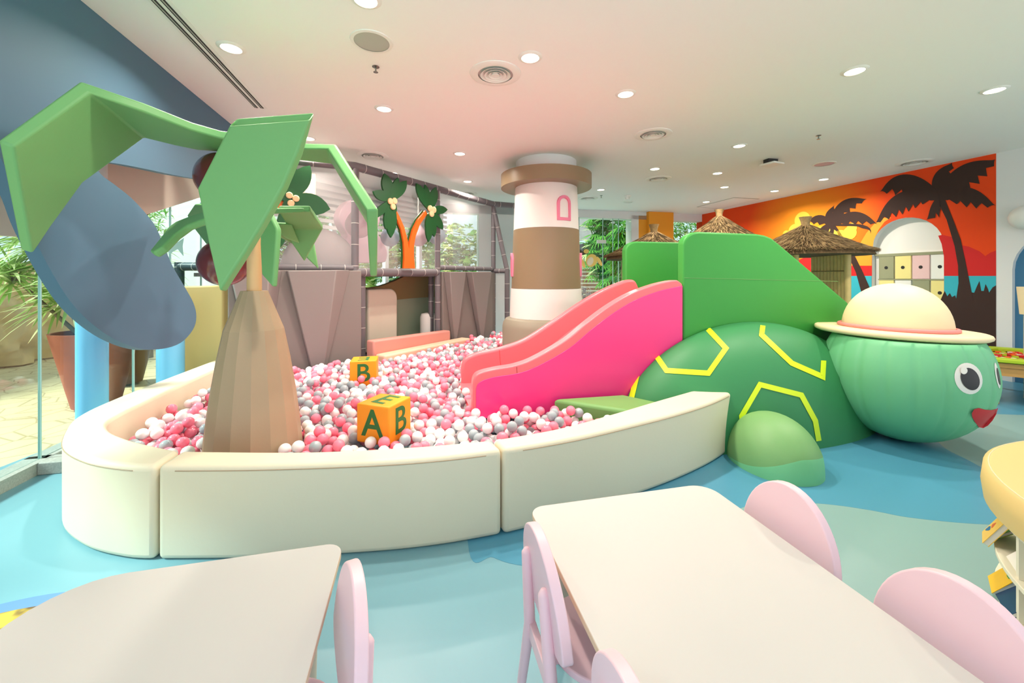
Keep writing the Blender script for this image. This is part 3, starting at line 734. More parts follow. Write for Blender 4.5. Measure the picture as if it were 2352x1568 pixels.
# head: a gored ball with a flattened crown under the hat
HCN = V((3.63, 3.77, .62)); HR, HZ = .597, .62
vs = []; fs = []; NU, NV = 160, 40
def head_pt(ph, th):
    g = 1-.020*(1-abs(math.sin(ph*10)))**4*math.sin(th)
    return V((HCN.x+HR*g*math.sin(th)*math.cos(ph), HCN.y+HR*g*math.sin(th)*math.sin(ph), min(.945, max(.0, HCN.z-HZ*math.cos(th)))))
for j in range(NV+1):
    for i in range(NU): vs.append(head_pt(2*math.pi*i/NU, math.pi*j/NV))
for j in range(NV):
    for i in range(NU): fs.append((j*NU+i, j*NU+(i+1) % NU, (j+1)*NU+(i+1) % NU, (j+1)*NU+i))
mb = MB(); mb.add(vs, fs); head = mb.build('head', 'head_green', turtle, ang=60)
def ray_head(px, py):
    r = V(((px-CX)/F, 1, (HY-py)/F)); c = V((0, 0, HC))-HCN
    S = V((1/HR, 1/HR, 1/HZ)); a = V((c.x*S.x, c.y*S.y, c.z*S.z)); d = V((r.x*S.x, r.y*S.y, r.z*S.z))
    A_, B_, C_ = d.dot(d), 2*a.dot(d), a.dot(a)-1; D_ = max(0, B_*B_-4*A_*C_); t = (-B_-math.sqrt(D_))/(2*A_)
    return V((0, 0, HC))+r*t
def hd_off(k):
    def f(h):
        q = h-HCN; return V((q.x/HR**2, q.y/HR**2, q.z/HZ**2)).normalized()*k
    return f
def head_patch(loop, k, name, m, par, label=None, rings_=6):
    cx = sum(p[0] for p in loop)/len(loop); cy = sum(p[1] for p in loop)/len(loop); vs = []; fs = []; n = len(loop)
    for j in range(rings_+1):
        for x, y in loop:
            f = j/rings_; h = ray_head(cx+(x-cx)*f, cy+(y-cy)*f); vs.append(h+hd_off(k)(h))
    for j in range(rings_):
        for i in range(n): fs.append((j*n+i, j*n+(i+1) % n, (j+1)*n+(i+1) % n, (j+1)*n+i))
    mb = MB(); mb.add(vs, fs); return mb.build(name, m, par, ang=80, label=label)
def elp(cx, cy, a, b, rot, n=28):
    return [(cx+a*math.cos(t)*math.cos(rot)-b*math.sin(t)*math.sin(rot), cy+a*math.cos(t)*math.sin(rot)+b*math.sin(t)*math.cos(rot)) for t in [2*math.pi*i/n for i in range(n)]]
e = head_patch(elp(2224, 869, 31, 37, -.45), .002, 'eye', 'eye_white', head, 'white eye with black pupil')
head_patch(elp(2227, 870, 20, 27, -.5), .005, 'eye', 'eye_black', head, 'black pupil'); head_patch(elp(2212, 851, 8, 8, 0), .008, 'eye', 'eye_white', head, 'white glint of the pupil')
head_patch(elp(2290, 862, 4, 30, -.18), .002, 'eye', 'eye_white', head); head_patch(elp(2292, 864, 2.2, 20, -.18), .005, 'eye', 'eye_black', head)
head_patch([(2231, 948), (2236, 939), (2247, 936), (2262, 940), (2276, 941), (2287, 938), (2291, 936), (2287, 950), (2278, 965), (2268, 976), (2257, 982), (2247, 980), (2238, 968), (2232, 957)], .004, 'mouth', 'mouth_red', head, 'red smiling mouth')
# flipper
FC = V((2.10, 3.26, 0)); FR = (.315, .385, .40); NU, NV = 64, 12; vs = []; fl = []; fu = []
def seam_h(ph):                                  # height of the seam round the front
    f = max(0, -math.sin(ph)+.25)/1.25; return .012+.17*f**.55*(1-.75*max(0, -math.cos(ph))**1.5)
def dome(ph, z):
    c = max(0, 1-(z/FR[2])**2.2)**.5; return FC+V((FR[0]*c*math.cos(ph), FR[1]*c*math.sin(ph), z))
for j in range(2*NV+1):
    for i in range(NU):
        ph = 2*math.pi*i/NU; hs = seam_h(ph)
        z = hs*j/NV if j <= NV else hs+(FR[2]-hs)*math.sin(math.pi/2*(j-NV)/NV)
        p = dome(ph, z)
        if j < NV: q = dome(ph, hs); q2 = V((q.x, q.y, z)); p = p.lerp(q2, .35)
        vs.append(p)
for j in range(2*NV):
    for i in range(NU): (fl if j < NV else fu).append((j*NU+i, j*NU+(i+1) % NU, (j+1)*NU+(i+1) % NU, (j+1)*NU+i))
mb = MB(); mb.add(vs, fu, 0); mb.f += fl; mb.m += [1]*len(fl); mb.build('flipper', ['flipper_top', 'flipper_low'], turtle, ang=24, label='olive and mint green flipper')
# sun hat
HB = V((3.695, 3.91, .975))
hat = thing('sun_hat', 'giant cream sun hat with pink band on the turtle head', 'hat', HB)
tiltm = Matrix.Translation(HB) @ Matrix.Rotation(math.radians(1.2), 4, 'Y') @ Matrix.Translation(-HB)
def tl(mb): mb.v = [tuple(tiltm @ V(p)) for p in mb.v]; return mb
mb = MB(); mb.lathe([(.0, -.025), (.6, -.025), (.622, -.012), (.626, .003), (.618, .02), (.6, .028), (.0, .03)], 72, HB); tl(mb).build('brim', 'hat_cream', hat, ang=60)
mb = MB(); mb.lathe([(.4*math.cos(math.pi/2*k/14)**.95, .03+.43*math.sin(math.pi/2*k/14)) for k in range(15)], 64, HB); tl(mb).build('hat_crown', 'hat_cream', hat, ang=60)
mb = MB(); mb.tube([HB+V((.418*math.cos(2*math.pi*k/64), .418*math.sin(2*math.pi*k/64), .044)) for k in range(65)], .019, 10); tl(mb).build('hat_band', 'hat_pink', hat, ang=60)

# ================================================================ lighthouse round the column
LC = V((.537, 6.4, 0))
lh = thing('lighthouse', 'brown and white padded lighthouse built round the column', 'lighthouse', LC)
def band(prof, m, nm, **k): mb = MB(); mb.lathe(prof, 72, LC); return mb.build(nm, m, lh, ang=28, **k)
band([(.475, 3.08), (.475, CEIL+.02)], 'wall_white', 'column_neck')
band([(.48, 2.885), (.71, 2.885), (.71, 3.09), (.48, 3.09)], 'lh_brown', 'gallery_ring', label='brown ring at the top')
band([(.512, 2.225), (.488, 2.884)], 'lh_white', 'upper_band', label='white upper band')
band([(.545, 1.32), (.516, 2.222)], 'lh_brown', 'middle_band', label='brown middle band')
band([(.572, .87), (.552, 1.316)], 'lh_white', 'lower_band', label='white lower band')
band([(.69, 0), (.69, .72), (.675, .79), (.64, .845), (.585, .868), (.5, .869)], 'lh_base', 'base', label='grey brown padded base')
def lh_window(ang, z0, w, h, R):
    vs = []; fs = []; inn = []; outp = []
    def loop(w_, h0, h1, n=10): return [(-w_/2, h0), (w_/2, h0), (w_/2, h1-w_/2)]+[(w_/2*math.cos(math.pi*k/n), h1-w_/2+w_/2*math.sin(math.pi*k/n)) for k in range(1, n)]+[(-w_/2, h1-w_/2)]
    A_ = loop(w, 0, h); B_ = loop(w-.075, .045, h-.04); n = len(A_)
    d = V((math.sin(ang), -math.cos(ang), 0)); s = V((math.cos(ang), math.sin(ang), 0)); mb = MB()
    for r in (R-.02, R+.022):
        for L in (A_, B_):
            for x, z in L: vs.append(LC+d*(r-x*x/(2*R))+s*x+V((0, 0, z0+z)))
    for i in range(n):
        j = (i+1) % n
        fs += [(i, j, n+j, n+i), (2*n+i, 3*n+i, 3*n+j, 2*n+j), (i, 2*n+i, 2*n+j, j), (n+i, n+j, 3*n+j, 3*n+i)]
    mb.add(vs, fs); return mb.build('window_surround', 'window_pink', lh, bevel=.004, label='pink arched window surround')
lh_window(math.radians(27), 2.325, .235, .37, .505); lh_window(math.radians(-86), 1.5, .235, .37, .54); lh_window(math.radians(84), 1.5, .235, .37, .54)
# ================================================================ netted play frame
frame = thing('climbing_structure', 'grey padded tube play frame with netting behind the ball pit', 'play frame', (-1.9, 6.2, 0))
K0, K1 = KL.hit(520, 600), KF.pt(0, 0); K2 = KF.pt(KF.t_of(KF.hit(1005, 600)), 0); K3 = KF.pt(KF.t_of(KF.hit(1133, 600)), 0); K0.z = 0
KEND = V((.05, 8.95, 0))
def ties(mb, path, r, step):                     # cable ties wound round the foam, part of the tube's own mesh
    P = [V(p) for p in path]
    for a, b in zip(P, P[1:]):
        L = (b-a).length; d = (b-a).normalized(); k = step*.5
        while k < L:
            c = a+d*k; mb.lathe([(r-.002, -.006), (r+.0025, -.004), (r+.0025, .004), (r-.002, .006)], 14, c, axis=d, mi=1, cap=False); k += step
def pipe(path, r, nm, step=.3, m='pipe_grey', par=None):
    mb = MB(); mb.tube(path, r, 14); ties(mb, path, r, step); return mb.build(nm, [m, 'pipe_tie'], par or frame, ang=50)
z3 = 3.05
pA = KL.hit(690, 366); pB = KF.hit(815, 381)
pipe([KL.pt(-.05, 3.0), V((pA.x, pA.y, 3.03)), V((K1.x, K1.y, z3)), V((K3.x, K3.y, z3)), V((KEND.x+.4, KEND.y+.1, z3))], .062, 'rail')
for k, top in ((K1, z3), (K2, z3), (K3, z3)): pipe([V((k.x, k.y, .0)), V((k.x, k.y, top-.03))], .05, 'post')
r0, r1 = KF.hit(830, 622).z, 1.56
pipe([V((K1.x, K1.y, 1.56)), V((K2.x, K2.y, 1.575))], .062, 'rail')
pipe([V((K0.x, K0.y, 1.62)), V((K1.x, K1.y, 1.62))], .045, 'rail')
pipe([V((K2.x, K2.y, 1.66)), V((K3.x, K3.y, 1.66))], .045, 'rail')
q = at(1165, 620, 8.55)
pipe([V((K3.x, K3.y, 2.98)), V((q.x, q.y, 1.62))], .05, 'brace'); pipe([V((K3.x, K3.y, 1.62)), V((q.x, q.y, 1.62))], .05, 'rail'); pipe([V((q.x, q.y, 0)), V((q.x, q.y, 1.64))], .055, 'post')
c1, c2 = KF.hit(843, 700), KF.hit(1014, 700)
pipe([V((c1.x, c1.y, 0))-KF.n*.12, V((c1.x, c1.y, 1.5))-KF.n*.12], .055, 'post'); pipe([V((c2.x, c2.y, 0))-KF.n*.25, V((c2.x, c2.y, 1.5))-KF.n*.25], .05, 'post')
c3 = KF.hit(864, 650); pipe([V((c3.x, c3.y, 0))-KF.n*.6, V((c3.x, c3.y, 1.5))-KF.n*.6], .06, 'post')
def net(a, b, z0, z1, off=(0, 0, 0)):
    a, b = V((a.x, a.y, 0))+V(off), V((b.x, b.y, 0))+V(off); mb = MB(); mb.add([a+V((0, 0, z0)), b+V((0, 0, z0)), b+V((0, 0, z1)), a+V((0, 0, z1))], [(0, 1, 2, 3)]); return mb.build('netting', 'net', frame)
net(K0, K1, 1.62, 3.03); net(K1, K2, 1.6, z3); net(K2, K3, 1.66, z3); net(K3, V((q.x, q.y, 0)), .3, 1.6)
# padded lower walls with folded relief wedges
def padwall(pl, a, b, wedges, label):
    th = thing('padded_wall', label, 'padded wall', V((pl.pt((a+b)/2, 0))), 'grey padded walls under the netting')
    mb = MB(); mb.prism([pl.pt(a, 0, .0), pl.pt(b, 0, .0), pl.pt(b, 1.585, .0), pl.pt(a, 1.585, .0)], pl.n*.07); mb.build('backing', 'mauve_base', th, bevel=.012)
    for (tl_, tr_, bl_, br_) in wedges:
        P = [pl.hit(*x) for x in (tl_, tr_, br_, bl_)]
        base = [p+pl.n*.0705 for p in P]
        f = [base[0], base[1], base[2], base[3]]
        sh = .16*(base[1]-base[0]); d = pl.n*.17
        top = [base[0]+d*.85+pl.d*.02, base[1]-sh*1.6+d, base[2]+d*.35-pl.d*.01, base[3]+d*.35+pl.d*.01]
        mb = MB(); mb.add(base+top, [(3, 2, 1, 0), (4, 5, 6, 7), (0, 1, 5, 4), (1, 2, 6, 5), (2, 3, 7, 6), (3, 0, 4, 7)])
        mb.build('relief_wedge', 'mauve_pad', th, bevel=.012, ang=25)
    return th
padwall(KL, KL.t_of(K0)+.02, KL.t_of(KL.hit(828, 700)), [((656, 622), (803, 620), (717, 866), (743, 866)), ((528, 622), (648, 622), (585, 880), (610, 880))], 'wide grey padded wall with folded wedges behind the palm trunk')
padwall(KF, KF.t_of(KF.hit(1010, 700)), KF.t_of(KF.hit(1131, 700)), [((1011, 624), (1059, 624), (1031, 792), (1037, 792)), ((1063, 624), (1121, 624), (1092, 778), (1099, 778))], 'grey padded wall with two pointed wedges next to the lighthouse')
# opening between them
mb = MB(); qa, qb = KF.pt(.06, 0, -.82), KF.pt(KF.t_of(K2)+.9, 0, -.82)
tp = [qa.lerp(qb, k/14)+V((0, 0, 1.50-.19*math.sin(math.pi*min(1, k/9)))) for k in range(15)]
mb.prism([qa]+[qb]+tp[::-1], KF.n*-.1, 0)
mb2 = MB(); e0, e1 = qa+KF.n*.004, qb+KF.n*.004
lowp = [e0+V((0, 0, .0))]+[e0.lerp(e1, k/12)+V((0, 0, .95+.1*math.sin(k/12*2.2)+.05*k/12)) for k in range(13)]+[e1]
bp = mb.build('back_pad', 'olive_pad', bevel=.01); tag(bp, 'brown padded panel deep inside the play frame opening', 'padded panel')
mb2.prism(lowp, KF.n*.004); mb2.build('lower_pad', 'sage_pad', bp, label='sage green lower half')
mb = MB(); u0 = KF.hit(868, 700); W_, H_ = .36, 1.0
cs = KF.t_of(KF.hit(916, 700)); off = -.35
prof = [(-.30, .3), (.26, .3), (.30, .36), (.30, 1.12)]+[(.14+.16*math.cos(math.radians(a)), 1.14+.16*math.sin(math.radians(a))) for a in range(0, 91, 15)]+[(-.30, 1.30)]
mb.prism([KF.pt(cs+x, z, off) for x, z in prof], KF.n*-.3); tag(mb.build('cushion_block', 'cushion_beige', bevel=.03, seg=3), 'cream cushion block with one rounded corner standing inside the opening', 'cushion')
c = KF.hit(1016, 740); mb = MB(); c.z = 0; c = c-KF.n*.35; mb.lathe([(.14, .281), (.14, .76), (.12, .82), (0, .84)], 24, c); tag(mb.build('foam_roller', 'lh_white', ang=50), 'white rounded foam post at the right of the opening', 'foam post')
mb = MB(); mb.prism([KF.pt(-.02, .28, -.3), KF.pt(KF.t_of(K2)+.1, .28, -.3), KF.pt(KF.t_of(K2)+.1, .28, -.815), KF.pt(-.02, .28, -.815)], (0, 0, -.279)); tag(mb.build('play_deck', 'pipe_dark', bevel=.01), 'dark floor deck inside the play frame opening', 'deck')
tB0, tB1 = KF.t_of(KF.hit(831, 790)), KF.t_of(KF.hit(1010, 780))
mb = MB(); mb.prism([KF.pt(tB0, .30, .09), KF.pt(tB1, .30, .09), KF.pt(tB1, .56, .09), KF.pt(tB0, .60, .09)], KF.n*.16); tag(mb.build('threshold_beam', 'pink_beam', bevel=.025, seg=3), 'dusty pink padded beam across the opening', 'beam')
mb = MB(); mb.prism([KF.pt(tB0+.02, 0, .255), KF.pt(tB1+.3, 0, .255), KF.pt(tB1+.3, .405, .255), KF.pt(tB0+.02, .415, .255)], KF.n*.2); tag(mb.build('entry_step', 'peach_pad', bevel=.03, seg=3), 'cream padded step in front of the pink beam', 'step')
# things inside behind the net
INN = VPlane(KF.o.x+out.x*.75, KF.o.y+out.y*.75, KF.d.x, KF.d.y)
pear = [(836, 457), (815, 458), (796, 466), (783, 484), (780, 505), (788, 525), (797, 541), (790, 556), (783, 572), (784, 592), (794, 603), (876, 603), (888, 595), (890, 578), (884, 560), (874, 545), (866, 530), (872, 512), (872, 490), (860, 468)]
pp = [INN.hit(p.x, p.y) for p in crom([(a, b) for a, b in pear], 4, True)]
mb = MB(); mb.prism(pp, KF.n*-.16); tag(mb.build('pear_pad', 'lilac_pad', bevel=.03, seg=3), 'lilac peanut shaped pad hanging behind the netting', 'pad')
for px, py, r, m, lab in ((824, 517, .2, 'lilac_pad', 'lilac teardrop punch bag in front of the peanut shaped pad'), (896, 545, .155, 'blue_ball', 'pale blue teardrop punch bag left of the orange palm trunk'), (961, 545, .165, 'lilac_pad', 'lilac teardrop punch bag right of the orange palm trunk'), (1003, 541, .17, 'blue_ball', 'pale blue teardrop punch bag nearest the lighthouse')):
    pl = VPlane(KF.o.x+out.x*.42, KF.o.y+out.y*.42, KF.d.x, KF.d.y); c = pl.hit(px, py)
    th = thing('punch_bag', lab, 'punch bag', (c.x, c.y, c.z-r), 'teardrop punch bags behind the netting')
    prof = [(r*math.sin(math.pi*k/20), -r*math.cos(math.pi*k/20)) for k in range(0, 13)]+[(r*.8, r*.62), (r*.55, r*1.0), (r*.3, r*1.35), (r*.12, r*1.75), (.0, r*1.8)]
    mb = MB(); mb.lathe(prof, 28, c); mb.build('bag', m, th, ang=50)
    mb = MB(); mb.tube([c+V((0, 0, r*1.7)), V((c.x, c.y, 3.25))], .012, 8); mb.build('rope', 'pipe_tie', th)
pl = VPlane(KL.o.x-.5*KL.n.x, KL.o.y-.5*KL.n.y, KL.d.x, KL.d.y)
c = pl.hit(735, 604); mb = MB(); mb.ell((c.x, c.y, 1.56), (.55, .4, .64), 32, 16, zmin=1.56); tag(mb.build('mesh_mound', 'grey_mesh', ang=50), 'rounded grey mound behind the netting left of the peanut pad', 'mound')
mb = MB(); P = [pl.hit(697, 490), pl.hit(726, 490), pl.hit(726, 398), pl.hit(697, 396)]; mb.prism(P, pl.n*-.12); tag(mb.build('hanging_pad', 'peach_pad', bevel=.02), 'narrow peach pad hanging behind the dark palm cutout', 'pad')
# upper deck floor
mb = MB(); mb.prism([V((K0.x, K0.y, 1.55))-KL.n*.1, V((K1.x, K1.y, 1.55))-KF.n*.1, V((K3.x, K3.y, 1.55))-KF.n*.1, V((K3.x, K3.y, 1.55))+out*1.7, V((K1.x, K1.y, 1.55))+out*1.7, V((K0.x, K0.y, 1.55))+out*.9], (0, 0, -.05)); mb.build('upper_deck', 'grey_mesh', frame)

# ---- flat palm cutouts fixed to the netting
def lens(c, tip, w, n=8):
    c, t = V((c[0], c[1], 0)), V((tip[0], tip[1], 0)); d = t-c; nn = V((-d.y, d.x, 0)).normalized()*w
    up = [c+d*(k/n)+nn*(math.sin(math.pi*min(1, .10+.90*(k/n)**1.25))**.8 if k < n else 0) for k in range(n+1)]
    dn = [c+d*(k/n)-nn*(math.sin(math.pi*min(1, .10+.90*(k/n)**1.25))**.8 if k < n else 0) for k in range(n)]
    return [(p.x, p.y) for p in up+dn[::-1]]
def c3(x, y): return (600+x/3.409, 340+y/3.409)
def crown(par, pl, c, tips, w, nuts, off):
    mb = MB()
    for i, (tp, k) in enumerate(tips):
        mb.prism([pl.hit(*p)+pl.n*(off+.0006*i) for p in lens(c, tp, w*k)], pl.n*-.03)
    o = mb.build('crown', 'cutout_green', par, bevel=0)
    for p in nuts:
        ctr = pl.hit(*p); mb = MB(); R = (pl.hit(p[0], p[1]-7.2)-ctr).length
        mb.lathe([(R, 0), (R, .018), (R*.8, .026), (0, .028)], 24, ctr+pl.n*(off+.005), axis=pl.n); mb.build('coconut', 'cutout_nut', par, label='cream coconut disc')
cp = thing('palm_cutout', 'flat orange twin palm with two dark green crowns fixed to the netting', 'palm cutout', V((-1.4, 6.5, 1.55)), 'palm cutouts on the netting')
tr = [c3(*p) for p in ((1078, 942), (1166, 942), (1158, 850), (1158, 770), (1172, 690), (1205, 600), (1262, 520), (1248, 492), (1190, 560), (1150, 640), (1124, 740), (1118, 790), (1108, 720), (1080, 620), (1045, 540), (1000, 455), (978, 478), (1025, 560), (1058, 640), (1078, 740), (1083, 850))]
mb = MB(); mb.prism([KF.hit(*p)+KF.n*.11 for p in tr], KF.n*-.035); mb.build('trunk', ['cutout_orange'], cp)
mb = MB(); mb.prism([KF.hit(p[0]-3, p[1]-1)+KF.n*.074 for p in tr], KF.n*-.01); mb.build('trunk_backing', 'cutout_green', cp)
crown(cp, KF, c3(968, 415), [(c3(915, 208), 1.1), (c3(1022, 240), .75), (c3(1088, 262), 1.1), (c3(826, 346), 1.0), (c3(820, 560), .8), (c3(925, 640), .85), (c3(965, 705), 1.1), (c3(1000, 520), .6)], 11.5, [c3(954, 424), c3(987, 421), c3(975, 465)], .145)
crown(cp, KF, c3(1278, 490), [(c3(1168, 284), 1.15), (c3(1236, 294), .8), (c3(1318, 312), 1.1), (c3(1411, 488), 1.1), (c3(1375, 640), 1.0), (c3(1308, 697), .9), (c3(1262, 737), 1.0), (c3(1242, 640), .6)], 9, [c3(1268, 479), c3(1297, 489), c3(1280, 519)], .145)
cq = thing('palm_cutout', 'flat dark green palm crown with cream coconuts beside the big padded leaf', 'palm cutout', V((-2.9, 5.2, 1.55)), 'palm cutouts on the netting')
tr = [c3(*p) for p in ((200, 398), (200, 440), (110, 500), (60, 600), (40, 740), (40, 940), (-50, 940), (-40, 740), (-10, 600), (40, 500), (120, 425))]
mb = MB(); mb.prism([KL.hit(*p)+KL.n*.11 for p in tr], KL.n*-.035); mb.build('trunk', 'cutout_orange', cq)
crown(cq, KL, c3(205, 410), [(c3(250, 152), 1.3), (c3(378, 156), 1.45), (c3(532, 490), 1.5), (c3(135, 802), 1.0), (c3(250, 762), .9), (c3(60, 300), 1.1)], 16, [c3(218, 386), c3(268, 410), c3(230, 446)], .145)

# ---- pieces at the window end of the pit
mb = MB(); a = at(412, 700, 5.02); b = at(512, 700, 5.1); mb.prism([V((a.x, a.y, 0)), V((b.x, b.y, 0)), V((b.x, b.y, 1.39)), V((a.x, a.y, 1.38))], (.03, .1, 0)); tag(mb.build('padded_screen', 'yellow_vinyl', bevel=.02), 'pale yellow padded panel beside the sky blue pillar', 'padded panel')
dp = thing('guard_rail', 'dark blue grey padded tube rail with elbow by the window', 'rail', at(412, 800, 5.35))
a, b, c = at(412, 612, 5.35), at(520, 612, 5.2), at(412, 690, 5.35)
pipe([a, b], .055, 'tube', .17, 'pipe_dark', dp); pipe([V((a.x, a.y, 0)), a+V((0, 0, .055))], .055, 'tube', .25, 'pipe_dark', dp); pipe([V((b.x, b.y, 0)), b+V((0, 0, .055))], .05, 'tube', .25, 'pipe_dark', dp)

# ================================================================ thatched huts
def hut(c, R, ze, za, label, tilt=0, wallang=None, deg0=0):
    th = thing('thatched_hut', label, 'play hut', (c[0], c[1], 0), 'thatched play huts')
    c = V((c[0], c[1], 0)); mb = MB()
    prof = [(R, ze-.05), (R*.97, ze), (R*.68, ze+(za-ze)*.30), (R*.4, ze+(za-ze)*.58), (R*.17, ze+(za-ze)*.84), (.05, za), (0, za)]
    mb.lathe(prof, 40, c); roof = mb.build('roof', 'thatch_dark', th, ang=60)
    rnd = random.Random(int(c.x*100)); mb = MB(); m2 = MB()
    def rz(f):                                   # height of the cone surface at radius fraction f
        P = [(p[0]/R, p[1]) for p in prof[1:]][::-1]
        for (f0, z0), (f1, z1) in zip(P, P[1:]):
            if f0 <= f <= f1: return z0+(z1-z0)*(f-f0)/(f1-f0+1e-9)
        return ze
    for k in range(5200):
        a = rnd.uniform(0, 2*math.pi); f0 = math.sqrt(rnd.random())*.98; L = rnd.uniform(.1, .24)/R; f1 = min(1.06, f0+L)
        da = rnd.uniform(-.05, .05); h = rnd.uniform(.004, .045); w = rnd.uniform(.004, .007)
        p0 = c+V((R*f0*math.cos(a), R*f0*math.sin(a), rz(f0)+h*.3)); p1 = c+V((R*f1*math.cos(a+da), R*f1*math.sin(a+da), rz(min(1, f1))+h-max(0, f1-1)*.3))
        s = V((-math.sin(a), math.cos(a), 0))*w; u = V((0, 0, w*1.2))
        t = (mb if rnd.random() < .6 else m2); t.add([p0-s, p0+s, p0+u, p1-s*.4, p1+s*.4], [(0, 2, 3), (2, 4, 3), (1, 4, 2), (0, 3, 4, 1)])
    mb.build('thatch', 'thatch', roof, ang=180); m2.build('thatch', 'thatch_dark', roof, ang=180)
    mb = MB(); mb.lathe([(.07, za-.06), (.055, za+.02), (.06, za+.06), (.085, za+.13), (0, za+.12)], 18, c); mb.build('roof_knot', 'thatch', th)
    for k in range(4):
        a = deg0+math.pi/2*k; p = c+V((R*.62*math.cos(a), R*.62*math.sin(a), 0)); mb = MB(); mb.tube([p, p+V((0, 0, ze+.1))], .04, 12); mb.build('post', 'bamboo', th, ang=50)
    for k in (wallang or []):
        a = deg0+math.pi/2*k; p = c+V((R*.62*math.cos(a), R*.62*math.sin(a), 0)); b = deg0+math.pi/2*(k+1); q2 = c+V((R*.62*math.cos(b), R*.62*math.sin(b), 0)); mb = MB(); n = 10
        for i in range(1, n):
            s = p.lerp(q2, i/n); mb.tube([s, s+V((0, 0, ze+.04))], (q2-p).length/n*.49, 8)
        o = mb.build('bamboo_screen', 'bamboo', th, ang=50)
        m3 = MB()
        nb = (q2-p).cross(V((0, 0, 1))).normalized()*((q2-p).length/n*.49+.003)
        for z in (ze-.28, .55):
            for sg in (-1, 1): m3.tube([p.lerp(q2, .02)+V((0, 0, z))+nb*sg, p.lerp(q2, .98)+V((0, 0, z))+nb*sg], .006, 8)
        m3.build('binding', 'bamboo_node', o)
    return th
c1 = at(1850, 505, 6.1); hut((c1.x, c1.y), .80, 1.86, at(1850, 518, 6.1).z, 'thatched hut with bamboo screen in front of the painted wall', wallang=[3], deg0=math.radians(28+13))
c2 = at(1652, 484, 7.6); hut((c2.x, c2.y), .86, 2.06, at(1652, 497, 7.6).z, 'thatched hut standing farthest back by the painted wall', deg0=.5)
c3_ = at(1502, 520, 6.9); hut((c3_.x, c3_.y), .80, 1.84, at(1502, 533, 6.9).z, 'thatched hut in front of the orange pillar', wallang=[1, 2], deg0=math.radians(70))

# ================================================================ drawers in the niche
cab = thing('drawer_cabinet', 'cabinet of pastel drawers set in the white arched niche', 'cabinet', MW.pt((ta+tb)/2, 0, .1))
HN = 1.86
def mwp(t, z, off): return MW.pt(t, z, off)
t_l, t_r = tb-.06, ta+.02                        # far side of the niche is t larger
mb = MB(); mb.prism([mwp(ta+.01, .05, .08), mwp(tb-.01, .05, .08), mwp(tb-.01, HN+.06, .08), mwp(ta+.01, HN+.06, .08)], MW.n*.018); mb.build('carcass', 'metal_white', cab)
mb = MB(); mb.prism([mwp(ta+.01, HN+.02, .05), mwp(tb-.01, HN+.02, .05), mwp(tb-.01, HN+.05, .05), mwp(ta+.01, HN+.05, .05)], MW.n*.04); mb.build('top_edge', 'drawer_sage', cab)
wD = MW.t_of(MW.hit(2015, 600))-MW.t_of(MW.hit(2058, 600)); th0 = MW.t_of(MW.hit(2016, 600))
cols = [['drawer_sage', 'drawer_yellow', 'drawer_pink', 'drawer_white'], ['drawer_yellow', 'drawer_white', 'drawer_sage', 'drawer_yellow'], ['drawer_white', 'drawer_pink', 'drawer_yellow', 'drawer_sage'], ['drawer_sage', 'drawer_yellow', 'drawer_white', 'drawer_pink']]
cw = (tb-.075-(ta+.015))/3.72
for r in range(4):
    for k in range(4):
        u1 = tb-.075-k*cw; u0 = max(ta+.015, u1-cw+.02); z1 = HN-r*.425; z0 = z1-.40
        if u1-u0 < .05: continue
        mb = MB(); mb.prism([mwp(u0, z0, .055), mwp(u1, z0, .055), mwp(u1, z1, .055), mwp(u0, z1, .055)], MW.n*.022); d = mb.build('drawer', cols[r][k], cab, bevel=.003)
        uc = u1-cw/2+.01
        if uc-.03 > u0:
            mb = MB(); cc = mwp(uc, (z0+z1)/2, .0545); mb.lathe([(.028, 0), (.028, .001), (0, .0012)], 20, cc, axis=-MW.n); mb.build('finger_hole', 'dark_slot', d)
for r in range(5):
    mb = MB(); z = HN-r*.425+.0; mb.prism([mwp(ta+.01, z+.002, .052), mwp(tb-.065, z+.002, .052), mwp(tb-.065, z+.022, .052), mwp(ta+.01, z+.022, .052)], MW.n*.025); mb.build('shelf_edge', 'drawer_sage', cab)

# ---- at the right: sensory table, lamp
st = thing('sensory_table', 'wooden play table with lime green rim and colourful bits inside', 'play table', (6.2, 5.0, 0))
cx_, cy_ = 6.35, 4.95; rot = math.atan2(PY, PX); oct_ = []
for k in range(6): oct_.append((cx_+.78*math.cos(rot+math.pi/3*k), cy_+.62*math.sin(math.pi/3*k)+.78*math.sin(rot)*math.cos(math.pi/3*k)))
n6 = len(oct_)
def inset(P, f): return [(cx_+(x-cx_)*f, cy_+(y-cy_)*f) for x, y in P]
mb = MB(); o6, i6 = oct_, inset(oct_, .76); vs = [V((x, y, z)) for z in (.5, .545) for P in (o6, i6) for x, y in P]; fs = []
for i in range(6):
    j = (i+1) % 6; fs += [(i, j, 6+j, 6+i), (12+i, 18+i, 18+j, 12+j), (i, 12+i, 12+j, j), (6+i, 6+j, 18+j, 18+i)]
mb.add(vs, fs); mb.build('rim', 'lime_top', st, bevel=.01)
mb = MB(); mb.prism([V((x, y, .44)) for x, y in inset(oct_, .93)], (0, 0, .05)); mb.build('tray', 'pine', st)
mb = MB(); mb.prism([V((x, y, .34)) for x, y in inset(oct_, .9)], (0, 0, .1)); mb.build('apron', 'pine', st)
for x, y in inset(oct_, .86): mb = MB(); mb.box((x, y, .22), (.075, .075, .44), rot); mb.build('leg', 'pine', st, bevel=.006)
rnd = random.Random(3); bits = [MB() for _ in range(4)]
for k in range(150):
    a, r = rnd.uniform(0, 6.28), math.sqrt(rnd.random())*.48; bits[k % 4].box((cx_+r*math.cos(a), cy_+.8*r*math.sin(a), .5+rnd.random()*.015), (.035, .035, .025), a)
mb = MB()
for i, b in enumerate(bits): mb.add(b.v, b.f, i)
